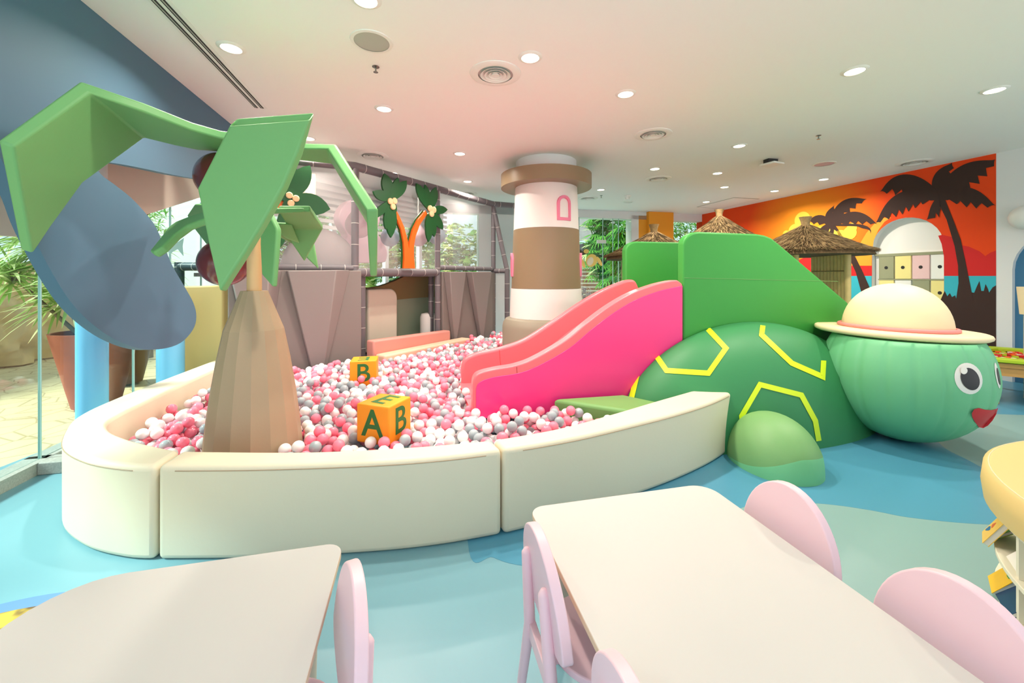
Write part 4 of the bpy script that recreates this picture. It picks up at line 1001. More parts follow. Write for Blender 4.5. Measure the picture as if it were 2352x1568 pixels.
o = mb.build('loose_bricks', ['mouth_red', 'lime_top', 'eye_white', 'cutout_orange']); o['kind'] = 'stuff'; tag(o, 'loose colourful plastic bits in the tray of the wooden play table', 'toy bricks')
c = MW.hit(2368, 500); mb = MB(); mb.ell(c-MW.n*.1, .165, 32, 20); g = mb.build('wall_lamp', 'metal_white', org=(c.x, c.y, c.z)); tag(g, 'white globe lamp on the white wall above the blue arch', 'wall lamp')
c = at(2356, 690, 5.0); mb = MB(); mb.lathe([(.05, -.17), (.075, .17), (.07, .17), (.046, -.165)], 24, c); o = mb.build('cone_shade', 'hat_cream', org=(c.x, c.y, c.z-.17)); tag(o, 'cream tapered cone shade at the right edge by the blue arch', 'lamp shade')
mb = MB(); mb.tube([V((c.x, c.y, 0)), c+V((0, 0, -.16))], .018, 10); mb.build('stand', 'leg_wood', o)
# ================================================================ tables and chairs
ROT = math.atan2(PY, PX)
def rounded(w, l, rs, n=7):
    q = []
    for (cx, cy, a0), r in zip(((w, 0, 0), (0, 0, 90), (0, -l, 180), (w, -l, 270)), rs):
        sx, sy = (-1 if cx else 1), (-1 if cy == 0 else 1)
        for k in range(n+1):
            a = math.radians(a0+90*k/n); q.append((cx+sx*r+r*math.cos(a), cy+sy*r+r*math.sin(a)))
    return q
def table(loc, rs, label):
    t = thing('play_table', label, 'table', (loc[0], loc[1], 0), 'low white play tables'); t.rotation_euler = (0, 0, ROT); WO[t.name] = V((0, 0, 0))
    w, l = .86, 1.25; P = rounded(w, l, rs)
    mb = MB(); mb.prism([(x, y, .507) for x, y in P], (0, 0, .023), 0, 1); mb.build('tabletop', ['table_white', 'ply_edge'], t, bevel=.002, seg=2)
    for x in (.09, w-.09):
        for y in (-.14, -l+.14):
            mb = MB(); mb.lathe([(.020, 0), (.024, .01), (.034, .42), (.034, .506)], 20, (x, y, 0)); mb.build('leg', 'leg_wood', t)
    mb = MB(); mb.prism([(.09, -.14, .45), (w-.09, -.14, .45), (w-.09, -.17, .45), (.09, -.17, .45)], (0, 0, .056)); mb.build('apron', 'leg_wood', t)
    return t
table((.0715, 1.702), (.09, .06, .06, .06), 'low white table with a pink chair pair on each long side')
table((-1.452, 1.283), (.06, .2, .06, .06), 'low white table at the left with one pink chair showing')
# chair: sits facing +x, its back at x = 0
chair = thing('kids_chair', 'x', 'chair', (0, 0, 0))
def dshape(w, z0, z1, n=26):
    q = []
    for k in range(n+1):
        a = math.pi*k/n; q.append((w/2*math.cos(a), z0+.06+(z1-z0-.06)*math.sin(a)))
    for k in range(1, n):
        a = math.pi*k/n; q.append((-w/2*math.cos(a), z0+.06-.06*math.sin(a)))
    return q
mb = MB(); lean = .10
mb.prism([(-(z-.3)*lean, y, z) for y, z in dshape(.40, .385, .69)], (.034, 0, 0)); mb.build('backrest', 'chair_pink', chair, bevel=.005, seg=3)
mb = MB(); seat = [(.02+.15+.16*math.cos(a)*(1 if math.cos(a) > 0 else .95), .17*math.sin(a)*(1.0), .30) for a in [2*math.pi*k/40 for k in range(40)]]
mb.prism(seat, (0, 0, .024)); mb.build('seat', 'chair_pink', chair, bevel=.005, seg=3)
for s in (-1, 1):
    mb = MB(); mb.tube([(-.075+.03, s*.155, 0), (-.018, s*.115, .30), (-.034, s*.095, .56), (-.036, s*.094, .575)], [.015, .02, .018, .008], 14); mb.build('leg', 'chair_pink', chair, ang=60)
    mb = MB(); mb.tube([(.30, s*.14, 0), (.26, s*.11, .30)], [.014, .02], 14); mb.build('leg', 'chair_pink', chair, ang=60)
mb = MB(); mb.box((-.012, 0, .285), (.024, .23, .055)); mb.build('stretcher', 'chair_pink', chair, bevel=.003)
mb = MB(); mb.box((.12, 0, .285), (.26, .05, .03)); mb.build('seat_rail', 'chair_pink', chair, bevel=.003)
AXY = V((-PY, PX, 0)); PXY = V((PX, PY, 0))
def onside(corner, off, s): p = V((corner[0], corner[1], 0))+PXY*off-AXY*s; return (p.x, p.y, 0)
spots = [((.0715, 1.702), -.075, .39, 0, 'pink chair at the nearer corner of the long side facing the pit slide, left of the right table, farther of its two'),]
spots = [((.0715, 1.702), -.06, .40, ROT, 'pink chair showing its back legs, on the left side of the right table'),
         ((.0715, 1.702), -.02, .90, ROT, 'pink chair cut off by the bottom edge, on the left side of the right table'),
         ((.893, 1.897), .09, .36, ROT+math.pi, 'pink chair at the right table farther along toward the turtle'),
         ((.893, 1.897), .09, .87, ROT+math.pi, 'pink chair at the right table nearest the yellow cushioned bookshelf'),
         ((-.614, 1.481), .075, .40, ROT+math.pi+.27, 'pink chair on the right side of the left table')]
ch = kids(chair)
for i, (cn, off, s, r, lab) in enumerate(spots):
    if i == 0: chair.location = onside(cn, off, s); chair.rotation_euler = (0, 0, r); chair['label'] = lab; chair['group'] = 'pink chairs at the white tables'
    else: dup(chair, onside(cn, off, s), r, lab, 'pink chairs at the white tables', ch)

# ================================================================ round bookshelf bench
bc = V((2.97, 1.17, 0)); BR = 1.05
sh = thing('bookshelf', 'round white bookshelf under the yellow seat cushion', 'bookshelf', bc)
for z, r, nm in ((.03, BR-.035, 'base_board'), (.212, BR-.035, 'shelf_board'), (.424, BR-.03, 'top_board')):
    mb = MB(); mb.lathe([(.35, z), (r, z), (r, z+.022), (.35, z+.022)], 90, bc); mb.build(nm, 'shelf_white', sh, bevel=.003)
mb = MB(); mb.lathe([(BR-.08, 0), (BR-.08, .03)], 90, bc); mb.build('plinth', 'shelf_white', sh)
mb = MB(); mb.lathe([(.35, .052), (.35, .424)], 60, bc); mb.build('core', 'shelf_white', sh)
DIV = [118+30*k for k in range(9)]
for a in DIV:
    d = V((math.cos(math.radians(a)), math.sin(math.radians(a)), 0)); s = V((-d.y, d.x, 0))*.011
    mb = MB()
    for z0, z1 in ((.0525, .2115), (.2345, .4235)):
        mb.prism([bc+d*.36+s+V((0, 0, z0)), bc+d*(BR-.05)+s+V((0, 0, z0)), bc+d*(BR-.05)-s+V((0, 0, z0)), bc+d*.36-s+V((0, 0, z0))], (0, 0, z1-z0))
    mb.build('divider', 'shelf_white', sh)
mb = MB(); mb.lathe([(0, .447), (BR-.03, .447), (BR, .46), (BR+.008, .53), (BR, .605), (BR-.03, .62), (0, .622)], 96, bc); cu = mb.build('seat_cushion', 'yellow_vinyl', ang=60, org=bc); tag(cu, 'round yellow vinyl seat cushion on top of the white bookshelf', 'cushion')
mb = MB(); mb.tube([bc+V(((BR-.018)*math.cos(k/96*6.2832), (BR-.018)*math.sin(k/96*6.2832), .614)) for k in range(97)], .003, 6); mb.build('piping', 'hat_cream', cu)
def book(a, r, z, tilt, w, h, t, col, spot, label, deco):
    """picture book leaning in the shelf; cover faces outward and up"""
    d = V((math.cos(math.radians(a)), math.sin(math.radians(a)), 0)); s = V((-d.y, d.x, 0)); up = (d*math.cos(tilt)*-1*0+d*math.sin(tilt)*-1+V((0, 0, math.cos(tilt)))).normalized(); nrm = s.cross(up).normalized()
    if nrm.dot(d) < 0: nrm = -nrm
    base = bc+d*r+V((0, 0, z)); th = thing('picture_book', label, 'book', base, 'picture books in the round shelf')
    P = lambda x, y, o: base+s*x+up*y+nrm*o
    mb = MB(); mb.prism([P(-w/2, 0, 0), P(w/2, 0, 0), P(w/2, h, 0), P(-w/2, h, 0)], nrm*.002); mb.prism([P(-w/2, 0, -t), P(w/2, 0, -t), P(w/2, h, -t), P(-w/2, h, -t)], nrm*-.002)
    mb.build('cover', mat('cover_%d_%d_%d' % col, col, .35), th)
    mb = MB(); mb.prism([P(-w/2+.003, .003, -.0002), P(w/2-.003, .003, -.0002), P(w/2-.003, h-.003, -.0002), P(-w/2+.003, h-.003, -.0002)], nrm*-(t-.0004)); mb.build('pages', 'eye_white', th)
    rn = random.Random(spot)
    for dc in deco:
        x, y, rx, ry, rt = rn.uniform(-.28, .28)*w, rn.uniform(.3, .75)*h, rn.uniform(.12, .24)*w, rn.uniform(.08, .16)*h, rn.uniform(0, 3); mb = MB()
        q = []
        for k in range(18):
            an = k/18*6.2832; e = 1+.18*math.sin(an*3+spot); q.append(P(x+rx*e*math.cos(an)*math.cos(rt)-ry*e*math.sin(an)*math.sin(rt), y+rx*e*math.cos(an)*math.sin(rt)*.7+ry*e*math.sin(an)*math.cos(rt), .0021+.0004*deco.index(dc)))
        mb.prism(q, nrm*.0003); mb.build('cover_picture', mat('print_%d_%d_%d' % dc, dc, .4), th)
R_ = math.radians
book(143, 1.02, .056, R_(40), .16, .21, .012, (36, 66, 102), 1, 'dark navy picture book low in the round shelf', [(60, 90, 120)])
book(135, 1.03, .056, R_(36), .15, .17, .016, (240, 190, 40), 2, 'yellow picture book with a red shape, low in the round shelf', [(206, 50, 70), (70, 140, 60)])
book(131, 1.05, .2355, R_(28), .13, .14, .018, (240, 196, 84), 3, 'yellow board book with an orange animal sticking out of the shelf', [(206, 96, 40), (60, 110, 160)])
book(126, 1.02, .2355, R_(45), .11, .16, .01, (150, 190, 60), 4, 'lime green book behind the yellow board book', [(90, 140, 50)])
book(142.5, .985, .2355, R_(40), .15, .17, .012, (240, 238, 232), 5, 'white picture book with small coloured drawings on the upper shelf', [(90, 150, 140), (240, 200, 40)])
book(140, .92, .2355, R_(30), .16, .17, .012, (40, 92, 140), 6, 'blue and yellow picture book behind the white one on the upper shelf', [(240, 200, 50), (60, 120, 90)])
book(132, .91, .2355, R_(24), .12, .17, .012, (50, 130, 180), 7, 'bright blue book at the far end of the upper shelf', [(230, 120, 60)])
book(160, .99, .056, R_(40), .16, .18, .012, (200, 110, 50), 8, 'orange brown book low behind the shelf divider', [(250, 220, 120)])
# rug at the left bottom corner
mb = MB(); rc = V((-1.97, 1.13, 0)); rr_ = .80
mb.lathe([(rr_, .002), (rr_-.005, .012), (rr_-.09, .02)], 96, rc, 1); mb.lathe([(rr_-.09, .02), (.0, .024)], 96, rc, 0)
k = bpy.data.materials.new('rug_pile'); k.use_nodes = True; nt = k.node_tree; bs = nt.nodes['Principled BSDF']; bs.inputs['Roughness'].default_value = .95
tc = nt.nodes.new('ShaderNodeTexCoord'); no = nt.nodes.new('ShaderNodeTexNoise'); no.inputs['Scale'].default_value = 9; cr = nt.nodes.new('ShaderNodeValToRGB')
cr.color_ramp.elements[0].position = .42; cr.color_ramp.elements[0].color = rgb(110, 84, 54); cr.color_ramp.elements[1].position = .52; cr.color_ramp.elements[1].color = rgb(206, 176, 74)
nt.links.new(tc.outputs['Object'], no.inputs['Vector']); nt.links.new(no.outputs['Fac'], cr.inputs[0]); nt.links.new(cr.outputs[0], bs.inputs['Base Color']); MATS['rug_pile'] = k
mat('rug_edge', (110, 146, 200), .95, .1)
tag(mb.build('play_rug', ['rug_pile', 'rug_edge']), 'shaggy yellow brown rug with blue edge at the window end of the left table', 'rug')

# ================================================================ ceiling fittings
proto = thing('downlight', 'x', 'ceiling light', (0, 0, 0))
mb = MB(); mb.lathe([(.072, -.012), (.09, -.008), (.1, -.001), (.1, 0), (.07, 0)], 40, cap=False); mb.build('trim_ring', 'metal_white', proto)
mb = MB(); mb.lathe([(.073, -.006), (.0, -.0065)], 36); mb.build('diffuser', 'lamp_glow', proto)
pk = kids(proto)
DL = [((840, -2), 'cut by the top edge of the picture'), ((531, 109), 'nearest the long slot diffuser'), ((1218, 131), 'beside the nearest round air vent'), ((882, 249), 'between the speaker disc and the vent over the frame'), ((1437, 215), 'in front of the round vent at the ceiling centre'), ((1963, 162), 'nearer of the two close to the camera at the right'), ((2284, 206), 'rightmost, over the yellow cushioned bench'), ((1056, 352), 'over the ball pit in front of the lighthouse'), ((1698, 334), 'above the green slide panel'), ((1504, 387), 'just before the round vent behind the lighthouse'), ((1648, 397), 'one step beyond the white detector'), ((1074, 416), 'close to the sloping top rail of the frame'), ((1664, 429), 'nearer the square ceiling hatch'), ((1779, 438), 'above the farthest thatched hut, near the painted wall'), ((1892, 411), 'above the hut with the bamboo screen'), ((1380, 435), 'right of the lighthouse ring'), ((903, 397), 'tucked over the twin palm cutout'), ((708, 317), 'half hidden by the big hanging leaf'), ((1622, 463), 'farthest at the right with a bright glare'), ((1350, 487), 'farthest, before the glazed garden doors')]
for i, ((px, py), lab) in enumerate(DL):
    p = onz(px, py, CEIL); p.z = CEIL-.0005; lab = 'round white recessed downlight '+lab
    if i == 0: o = proto; o.location = p; o['label'] = lab; o['group'] = 'recessed ceiling downlights'
    else: o = dup(proto, p, 0, lab, 'recessed ceiling downlights', pk)
    l = bpy.data.lights.new('downlight_lamp', 'AREA'); l.shape = 'DISK'; l.size = .13; l.energy = LAMP_W; l.color = (1, .90, .76); l.spread = math.radians(150)
    lo = bpy.data.objects.new('downlight_lamp', l); C.objects.link(lo); lo.parent = o; lo.location = (0, 0, -.02)
vent = thing('air_vent', 'x', 'air vent', (0, 0, 0))
mb = MB(); mb.lathe([(.155, -.012), (.2, -.016), (.225, -.006), (.228, 0), (.15, 0)], 56, cap=False); mb.build('frame', 'metal_white', vent)
mb = MB(); mb.lathe([(.158, -.001), (0, -.0011)], 48); mb.build('throat', 'vent_throat', vent)
for r in (.13, .095, .06):
    mb = MB(); mb.lathe([(r-.024, -.002), (r, -.02), (r+.004, -.02), (r-.016, -.002)], 48, cap=False); mb.build('ring', 'metal_white', vent)
mb = MB(); mb.lathe([(.03, -.004), (.034, -.02), (0, -.021)], 32); mb.build('hub', 'metal_white', vent)
vk = kids(vent)
for i, ((px, py), lab) in enumerate([((1138, 169), 'nearest the camera, beside a downlight'), ((1500, 308), 'at the ceiling centre right of the lighthouse'), ((856, 357), 'over the palm tree leaves and frame'), ((1512, 410), 'behind the ring of the lighthouse'), ((2100, 373), 'beside the painted wall at the right'), ((1350, 455), 'partly hidden by the lighthouse ring'), ((1072, 444), 'half hidden by the sloping frame rail')]):
    p = onz(px, py, CEIL); p.z = CEIL-.0005; lab = 'round white ringed ceiling air vent '+lab
    if i == 0: vent.location = p; vent['label'] = lab; vent['group'] = 'round ceiling air vents'
    else: dup(vent, p, 0, lab, 'round ceiling air vents', vk)
for px, py, m, lab, r in ((854, 95, 'grille_grey', 'round grey ceiling speaker near the top of the picture', .155), (1893, 376, 'lilac_pad', 'flat pinkish ceiling speaker disc near the painted wall', .155), (1443, 463, 'metal_white', 'small white ceiling disc behind the lighthouse', .13)):
    p = onz(px, py, CEIL); p.z = CEIL-.0005; th = thing('ceiling_speaker', lab, 'speaker', p, 'flush ceiling speakers')
    mb = MB(); mb.lathe([(r*.84, -.008), (r, -.006), (r*1.02, 0), (r*.8, 0)], 44, p, cap=False); mb.build('rim', 'metal_white', th)
    mb = MB(); mb.lathe([(r*.85, -.005), (0, -.0055)], 44, p); mb.build('grille', m, th)
for px, py, lab in ((863, 153, 'small chrome sprinkler beside the grey speaker'), (1880, 311, 'small chrome sprinkler in front of the painted wall'), (1381, 449, 'small chrome sprinkler behind the lighthouse')):
    p = onz(px, py, CEIL); p.z = CEIL-.0005; th = thing('sprinkler', lab, 'sprinkler', p, 'ceiling sprinklers')
    mb = MB(); mb.lathe([(.03, 0), (.03, -.004), (.012, -.01)], 18, p); mb.build('escutcheon', 'chrome', th)
    mb = MB(); mb.tube([p+V((0, 0, -.004)), p+V((0, 0, -.045))], .007, 8); mb.lathe([(.02, -.046), (.02, -.049), (0, -.05)], 14, p); mb.build('head', 'chrome', th)
p = onz(1770, 366, CEIL); p.z = CEIL-.0005; th = thing('access_point', 'white tilted box hanging from a dark bracket on the ceiling', 'wireless box', p)
mb = MB(); mb.box(p+V((0, 0, -.03)), (.17, .1, .058), .2); mb.build('bracket', 'dark_slot', th); mb = MB(); mb.box(p+V((.02, 0, -.075)), (.24, .24, .03), .4); mb.build('case', 'metal_white', th, bevel=.01)
p = onz(1441, 449, CEIL); p.z = CEIL-.0005; mb = MB(); mb.lathe([(.075, 0), (.07, -.03), (.05, -.05), (.045, -.085), (0, -.09)], 24, p); o = mb.build('smoke_detector', 'metal_white', org=p); tag(o, 'white smoke detector above the small ceiling disc', 'smoke detector')
# slot diffuser
th = thing('slot_diffuser', 'long double slot air diffuser running along the ceiling edge', 'air diffuser', onz(500, 160, CEIL))
a, b = onz(283, -60, CEIL), onz(581, 246, CEIL); e = (b-a).normalized(); a = a-e*1.5; s = V((e.y, -e.x, 0))
def strip(o0, o1, z0, z1, m, nm):
    mb = MB(); mb.prism([a+s*o0+V((0, 0, z0)), b+s*o0+V((0, 0, z0)), b+s*o1+V((0, 0, z0)), a+s*o1+V((0, 0, z0))], (0, 0, z1-z0)); mb.build(nm, m, th)
strip(-.005, .135, -.0045, -.001, 'metal_white', 'frame'); strip(.018, .05, -.0056, -.0046, 'dark_slot', 'slot'); strip(.075, .107, -.0056, -.0046, 'dark_slot', 'slot')
strip(.030, .037, -.009, -.0058, 'grille_grey', 'blade'); strip(.087, .094, -.009, -.0058, 'grille_grey', 'blade')
q = [onz(1600, 475, CEIL), onz(1686, 453, CEIL), onz(1745, 456, CEIL), onz(1655, 479, CEIL)]; mb = MB(); cq_ = sum(q, V((0, 0, 0)))/4
o4 = [V((p.x, p.y, CEIL-.001)) for p in q]; mb.prism(o4, (0, 0, -.004)); th = mb.build('access_hatch', 'grille_grey', org=(cq_.x, cq_.y, CEIL)); tag(th, 'square white access hatch in the ceiling near the painted wall', 'ceiling hatch')
mb = MB(); i4 = [p.lerp(cq_, .06) for p in o4]; mb.prism([V((p.x, p.y, CEIL-.0052)) for p in i4], (0, 0, -.003)); mb.build('hatch_panel', 'ceiling_white', th)

# ================================================================ plastic balls
BRAD = .04
INNER = [(-3.30, 4.9), (-3.09, 3.95), (-2.92, 3.25), (-2.85, 2.99), (-2.76, 2.81), (-2.6, 2.67), (-2.41, 2.56), (-2.21, 2.48), (-1.91, 2.37), (-1.19, 2.36), (-.6, 2.42), (-.12, 2.52), (.3, 2.71), (.7, 2.975), (1.0, 3.2), (.35, 3.56), (.02, 3.5), (.0, 3.44), (-.2, 3.62), (-.4, 4.45), (.62, 4.75), (.62, 8.7), (-.25, 8.62), (-2.05, 5.62), (-3.2, 4.97)]
def inside(x, y):
    c = False; n = len(INNER)
    for i in range(n):
        (x0, y0), (x1, y1) = INNER[i], INNER[(i+1) % n]
        if (y0 > y) != (y1 > y) and x < (x1-x0)*(y-y0)/(y1-y0)+x0: c = not c
    return c
def edge(x, y):
    d = 9
    for (x0, y0), (x1, y1) in zip(INNER, INNER[1:]+INNER[:1]):
        L2 = (x1-x0)**2+(y1-y0)**2; t = max(0, min(1, ((x-x0)*(x1-x0)+(y-y0)*(y1-y0))/L2)); d = min(d, math.hypot(x-x0-t*(x1-x0), y-y0-t*(y1-y0)))
    return d
obst = [(-1.82, 2.86, .30), (.537, 6.4, .70)]
cubes = [(-.94, 2.985, math.radians(-19), .1375), (-1.675, 4.60, math.radians(14), .14)]
step_a, step_b = KF.pt(tB0-.1, 0, .1), KF.pt(tB1+.35, 0, .1)
def blocked(x, y, m=BRAD):
    if not inside(x, y) or edge(x, y) < m: return True
    for ox, oy, r in obst:
        if (x-ox)**2+(y-oy)**2 < (r+m)**2: return True
    for ox, oy, r, hs in cubes:
        dx, dy = x-ox, y-oy; ca, sa = math.cos(r), math.sin(r)
        if max(abs(dx*ca+dy*sa), abs(-dx*sa+dy*ca)) < hs+.035: return True
    p = V((x, y, 0)); t = KF.t_of(p); s = (p-KF.o).dot(KF.n)
    if tB0-.08 < t < tB1+.36 and s < .455+m: return True
    if s < .26+m and t > tB1: return True
    s2 = (p-KL.o).dot(KL.n)
    if s2 < .26+m and t < 0.1: return True
    if x > -.6 and (p-SN.o).dot(bk) > -.03 and (p-SN.o).dot(bk) < 1.0 and SN.t_of(p) > .01: return True
    return False
rnd = random.Random(11); cell = .081; grid = {}; balls = []
def topz(x, y, floor_z):
    z = floor_z; ci, cj = int(x//cell), int(y//cell)
    for i in (-1, 0, 1):
        for j in (-1, 0, 1):
            for (bx, by, bz) in grid.get((ci+i, cj+j), ()):
                d2 = (x-bx)**2+(y-by)**2
                if d2 < (2*BRAD)**2:
                    zz = bz+math.sqrt((2*BRAD)**2-d2)
                    if zz > z: z = zz
    return z
def put(x, y, z): grid.setdefault((int(x//cell), int(y//cell)), []).append((x, y, z)); balls.append((x, y, z))
def ground(x, y): return .235+.03*math.sin(1.3*x+.5)*math.sin(1.1*y)+(.03 if y > 5 else 0)
y = 2.3; row = 0
while y < 8.9:
    x = -3.5+(row % 2)*.041
    while x < 1.1:
        jx, jy = x+rnd.uniform(-.006, .006), y+rnd.uniform(-.006, .006)
        if not blocked(jx, jy): put(jx, jy, topz(jx, jy, ground(jx, jy)))
        x += .083
    y += .073; row += 1
base_n = len(balls)
for k in range(int(base_n*1.35)):
    bx, by, bz, bd = None, None, 9, 9
    x0, y0 = rnd.uniform(-3.4, .7), rnd.uniform(2.35, 8.7)
    if blocked(x0, y0): continue
    for t in range(14):
        x, y = x0+rnd.uniform(-.05, .05), y0+rnd.uniform(-.05, .05)
        if blocked(x, y): continue
        z = topz(x, y, ground(x, y))
        if z < bz: bx, by, bz = x, y, z
    if bx is not None and bz < .40: put(bx, by, bz)
cam = V((0, 0, HC))
# those that show: nearest 300 with something of them above their neighbours
def openness(b):
    x, y, z = b; hi = 0; ci, cj = int(x//cell), int(y//cell)
    for i in (-1, 0, 1):
        for j in (-1, 0, 1):
            for (bx, by, bz) in grid.get((ci+i, cj+j), ()):
                if bz > z+.03 and math.hypot(bx-x, by-y) < .06: hi += 1
    return hi == 0
def occl(b):                                     # hidden by front wall or trunk
    x, y, z = b
    k = (2.42 if x > -1.9 else 2.5)/y; zr = HC+(z+BRAD-HC)*k
    return zr < .47 and y < 2.75 and False
def seen(b):
    v = V(b)-cam
    for ox, oy, r in ((-1.82, 2.86, .36), (-.94, 2.985, .12)):
        d = V((ox, oy, 0))-V((0, 0, 0)); t = d.length; f = V((b[0], b[1], 0)); L = f.length
        if L > t and abs(f.x*d.y-f.y*d.x)/L < r: return False
    return True
order = sorted([b for b in balls if openness(b) and seen(b)], key=lambda b: (V(b)-cam).length)
def rim_hidden(b):                               # below the sight line over the front wall's inner edge
    x, y, z = b; f = math.hypot(x, y)
    for s in range(0, 20):
        k = 1-.02*s*1.0; X, Y = x*k, y*k
        if not inside(X, Y) and edge(X, Y) < .2:
            zl = HC+(z+BRAD*.6-HC)*k
            if zl < .5: return True
    return False
near = []
for b in order:
    if len(near) == 300: break
    if not rim_hidden(b): near.append(b)
ns = set(near); rest = [b for b in balls if b not in ns]
BC = [('ball_pink', (250, 132, 156)), ('ball_white', (246, 243, 243)), ('ball_grey', (164, 173, 180))]
for nm, c in BC: mat(nm, c, .16, .5)
def pick(): return rnd.choices((0, 1, 2), (.42, .39, .19))[0]
bmx = bmesh.new(); bmesh.ops.create_icosphere(bmx, subdivisions=3, radius=BRAD); sph = []
for nm, c in BC:
    me = bpy.data.meshes.new('plastic_ball'); bmx.to_mesh(me); me.polygons.foreach_set('use_smooth', [True]*len(me.polygons)); me.materials.append(MATS[nm]); sph.append(me)
bmx.free()
LB = ['glossy pink plastic ball among the balls in the pit', 'glossy white plastic ball among the balls in the pit', 'glossy grey plastic ball among the balls in the pit']
GB = ['pink plastic balls in the pit', 'white plastic balls in the pit', 'grey plastic balls in the pit']
for b in near:
    k = pick(); o = bpy.data.objects.new('plastic_ball', sph[k]); C.objects.link(o); o.location = b; tag(o, LB[k], 'ball', GB[k])
bmx = bmesh.new(); bmesh.ops.create_icosphere(bmx, subdivisions=2, radius=BRAD)
bv = np.array([v.co[:] for v in bmx.verts], dtype=np.float32); bf = np.array([[v.index for v in f.verts] for f in bmx.faces], dtype=np.int32); bmx.free()
N = len(rest); pos = np.array(rest, dtype=np.float32)
vv = (bv[None]+pos[:, None]).reshape(-1); ff = (bf[None]+(np.arange(N)*len(bv))[:, None, None]).reshape(-1).astype(np.int32)
me = bpy.data.meshes.new('plastic_balls'); me.vertices.add(N*len(bv)); me.vertices.foreach_set('co', vv); nf = N*len(bf)
me.loops.add(nf*3); me.loops.foreach_set('vertex_index', ff); me.polygons.add(nf); me.polygons.foreach_set('loop_start', np.arange(nf, dtype=np.int32)*3)
me.update(calc_edges=True)
for nm, c in BC: me.materials.append(MATS[nm])
me.polygons.foreach_set('material_index', np.repeat(np.array([pick() for _ in range(N)], dtype=np.int32), len(bf)))
me.polygons.foreach_set('use_smooth', np.ones(nf, dtype=bool)); me.update()
o = bpy.data.objects.new('plastic_balls', me); C.objects.link(o); o['kind'] = 'stuff'; tag(o, 'the remaining pink, white and grey plastic balls filling the pit', 'balls')
# pit mat under the balls
print('balls', len(balls), base_n)

# ================================================================ outside
def strip_leaf(mb, base, d, L, w, droop, mi=0, n=5, side=None):
    d = d.normalized(); s = d.cross(V((0, 0, 1)))
    s = s.normalized() if s.length > .05 else V((1, 0, 0)); vs = []; fs = []
    for k in range(n+1):
        t = k/n; p = base+d*L*t+V((0, 0, -droop*L*t*t)); ww = w*(math.sin(math.pi*(.12+.88*t))**.7 if k < n else 0)
        vs += [p-s*ww, p+s*ww+V((0, 0, .0)), p+V((0, 0, -ww*.5))]
    for k in range(n):
        a, b = 3*k, 3*k+3; fs += [(a, a+2, b+2, b), (a+2, a+1, b+1, b+2)]
    mb.add(vs, fs, mi)
def dracaena(base, heads, label, seed, pot=None, rpot=.34, hpot=.8, potmat='terracotta', L=.55):
    rn = random.Random(seed)
    if pot:
        pt = thing('plant_pot', pot, 'plant pot', base, 'large pots outside the window')
        mb = MB(); mb.lathe([(rpot*.55, 0), (rpot*1.03, hpot), (rpot*.95, hpot), (rpot*.9, hpot-.06), (0, hpot-.06)], 40, base); mb.build('body', potmat, pt, ang=30)
        mb = MB(); mb.lathe([(rpot*.9, hpot-.055), (0, hpot-.04)], 24, base); mb.build('soil', 'soil', pt)
        base = base+V((0, 0, hpot-.05))
    th = thing('dracaena', label, 'plant', base, 'spiky potted plants outside the window')
    mb = MB(); st = MB()
    for dx, dy, h in heads:
        top = base+V((dx, dy, h)); st.tube([base+V((dx*.2, dy*.2, 0)), base+V((dx*.6, dy*.6, h*.5)), top], [.022, .018, .014], 8)
        for k in range(120):
            a, e = rn.uniform(0, 6.28), rn.uniform(-.3, 1.4); d = V((math.cos(a)*math.cos(e), math.sin(a)*math.cos(e), math.sin(e))); strip_leaf(mb, top+V((0, 0, rn.uniform(-.15, .1))), d, L*rn.uniform(.6, 1.1), .016, rn.uniform(.2, .7), rn.choice((0, 0, 1)))
    mb.build('leaves', ['leaf_var', 'leaf_pale'], th, ang=180); st.build('stems', 'stem_grey', th, ang=60)
p = at(222, 935, 4.75); p.z = 0
dracaena(p, [(-.5, -.1, .95), (-.2, .1, 1.25), (-.15, -.15, .5), (-.55, .15, .5), (-.8, 0, 1.25), (-.75, -.2, .7)], 'spiky variegated plant in the terracotta pot outside the window', 1, 'tall terracotta pot outside the window behind the pillar', .38, .86)
p = at(285, 900, 5.75); p.z = 0
dracaena(p, [(0, 0, .7), (.2, .1, 1.0)], 'spiky variegated plant in the brown pot between the blue pillars', 2, 'brown pot outside between the two blue pillars', .36, .84, 'pot_brown')
k = bpy.data.materials.new('terrace_stone'); k.use_nodes = True; nt = k.node_tree; bs = nt.nodes['Principled BSDF']; bs.inputs['Roughness'].default_value = .8
tc = nt.nodes.new('ShaderNodeTexCoord'); vo = nt.nodes.new('ShaderNodeTexVoronoi'); vo.feature = 'DISTANCE_TO_EDGE'; vo.inputs['Scale'].default_value = 3.2; cr = nt.nodes.new('ShaderNodeValToRGB')
cr.color_ramp.elements[0].position = .0; cr.color_ramp.elements[0].color = rgb(176, 148, 108); cr.color_ramp.elements[1].position = .035; cr.color_ramp.elements[1].color = rgb(226, 200, 156)
nt.links.new(tc.outputs['Object'], vo.inputs['Vector']); nt.links.new(vo.outputs['Distance'], cr.inputs[0]); nt.links.new(cr.outputs[0], bs.inputs['Base Color']); MATS['terrace'] = k
mb = MB(); mb.prism([(-16, -4, -.12), (-3.75, -4, -.12), (-3.75, 14.2, -.12), (16, 14.2, -.12), (16, 30, -.12), (-16, 30, -.12)], (0, 0, .09)); struct(mb.build('terrace', 'terrace'))
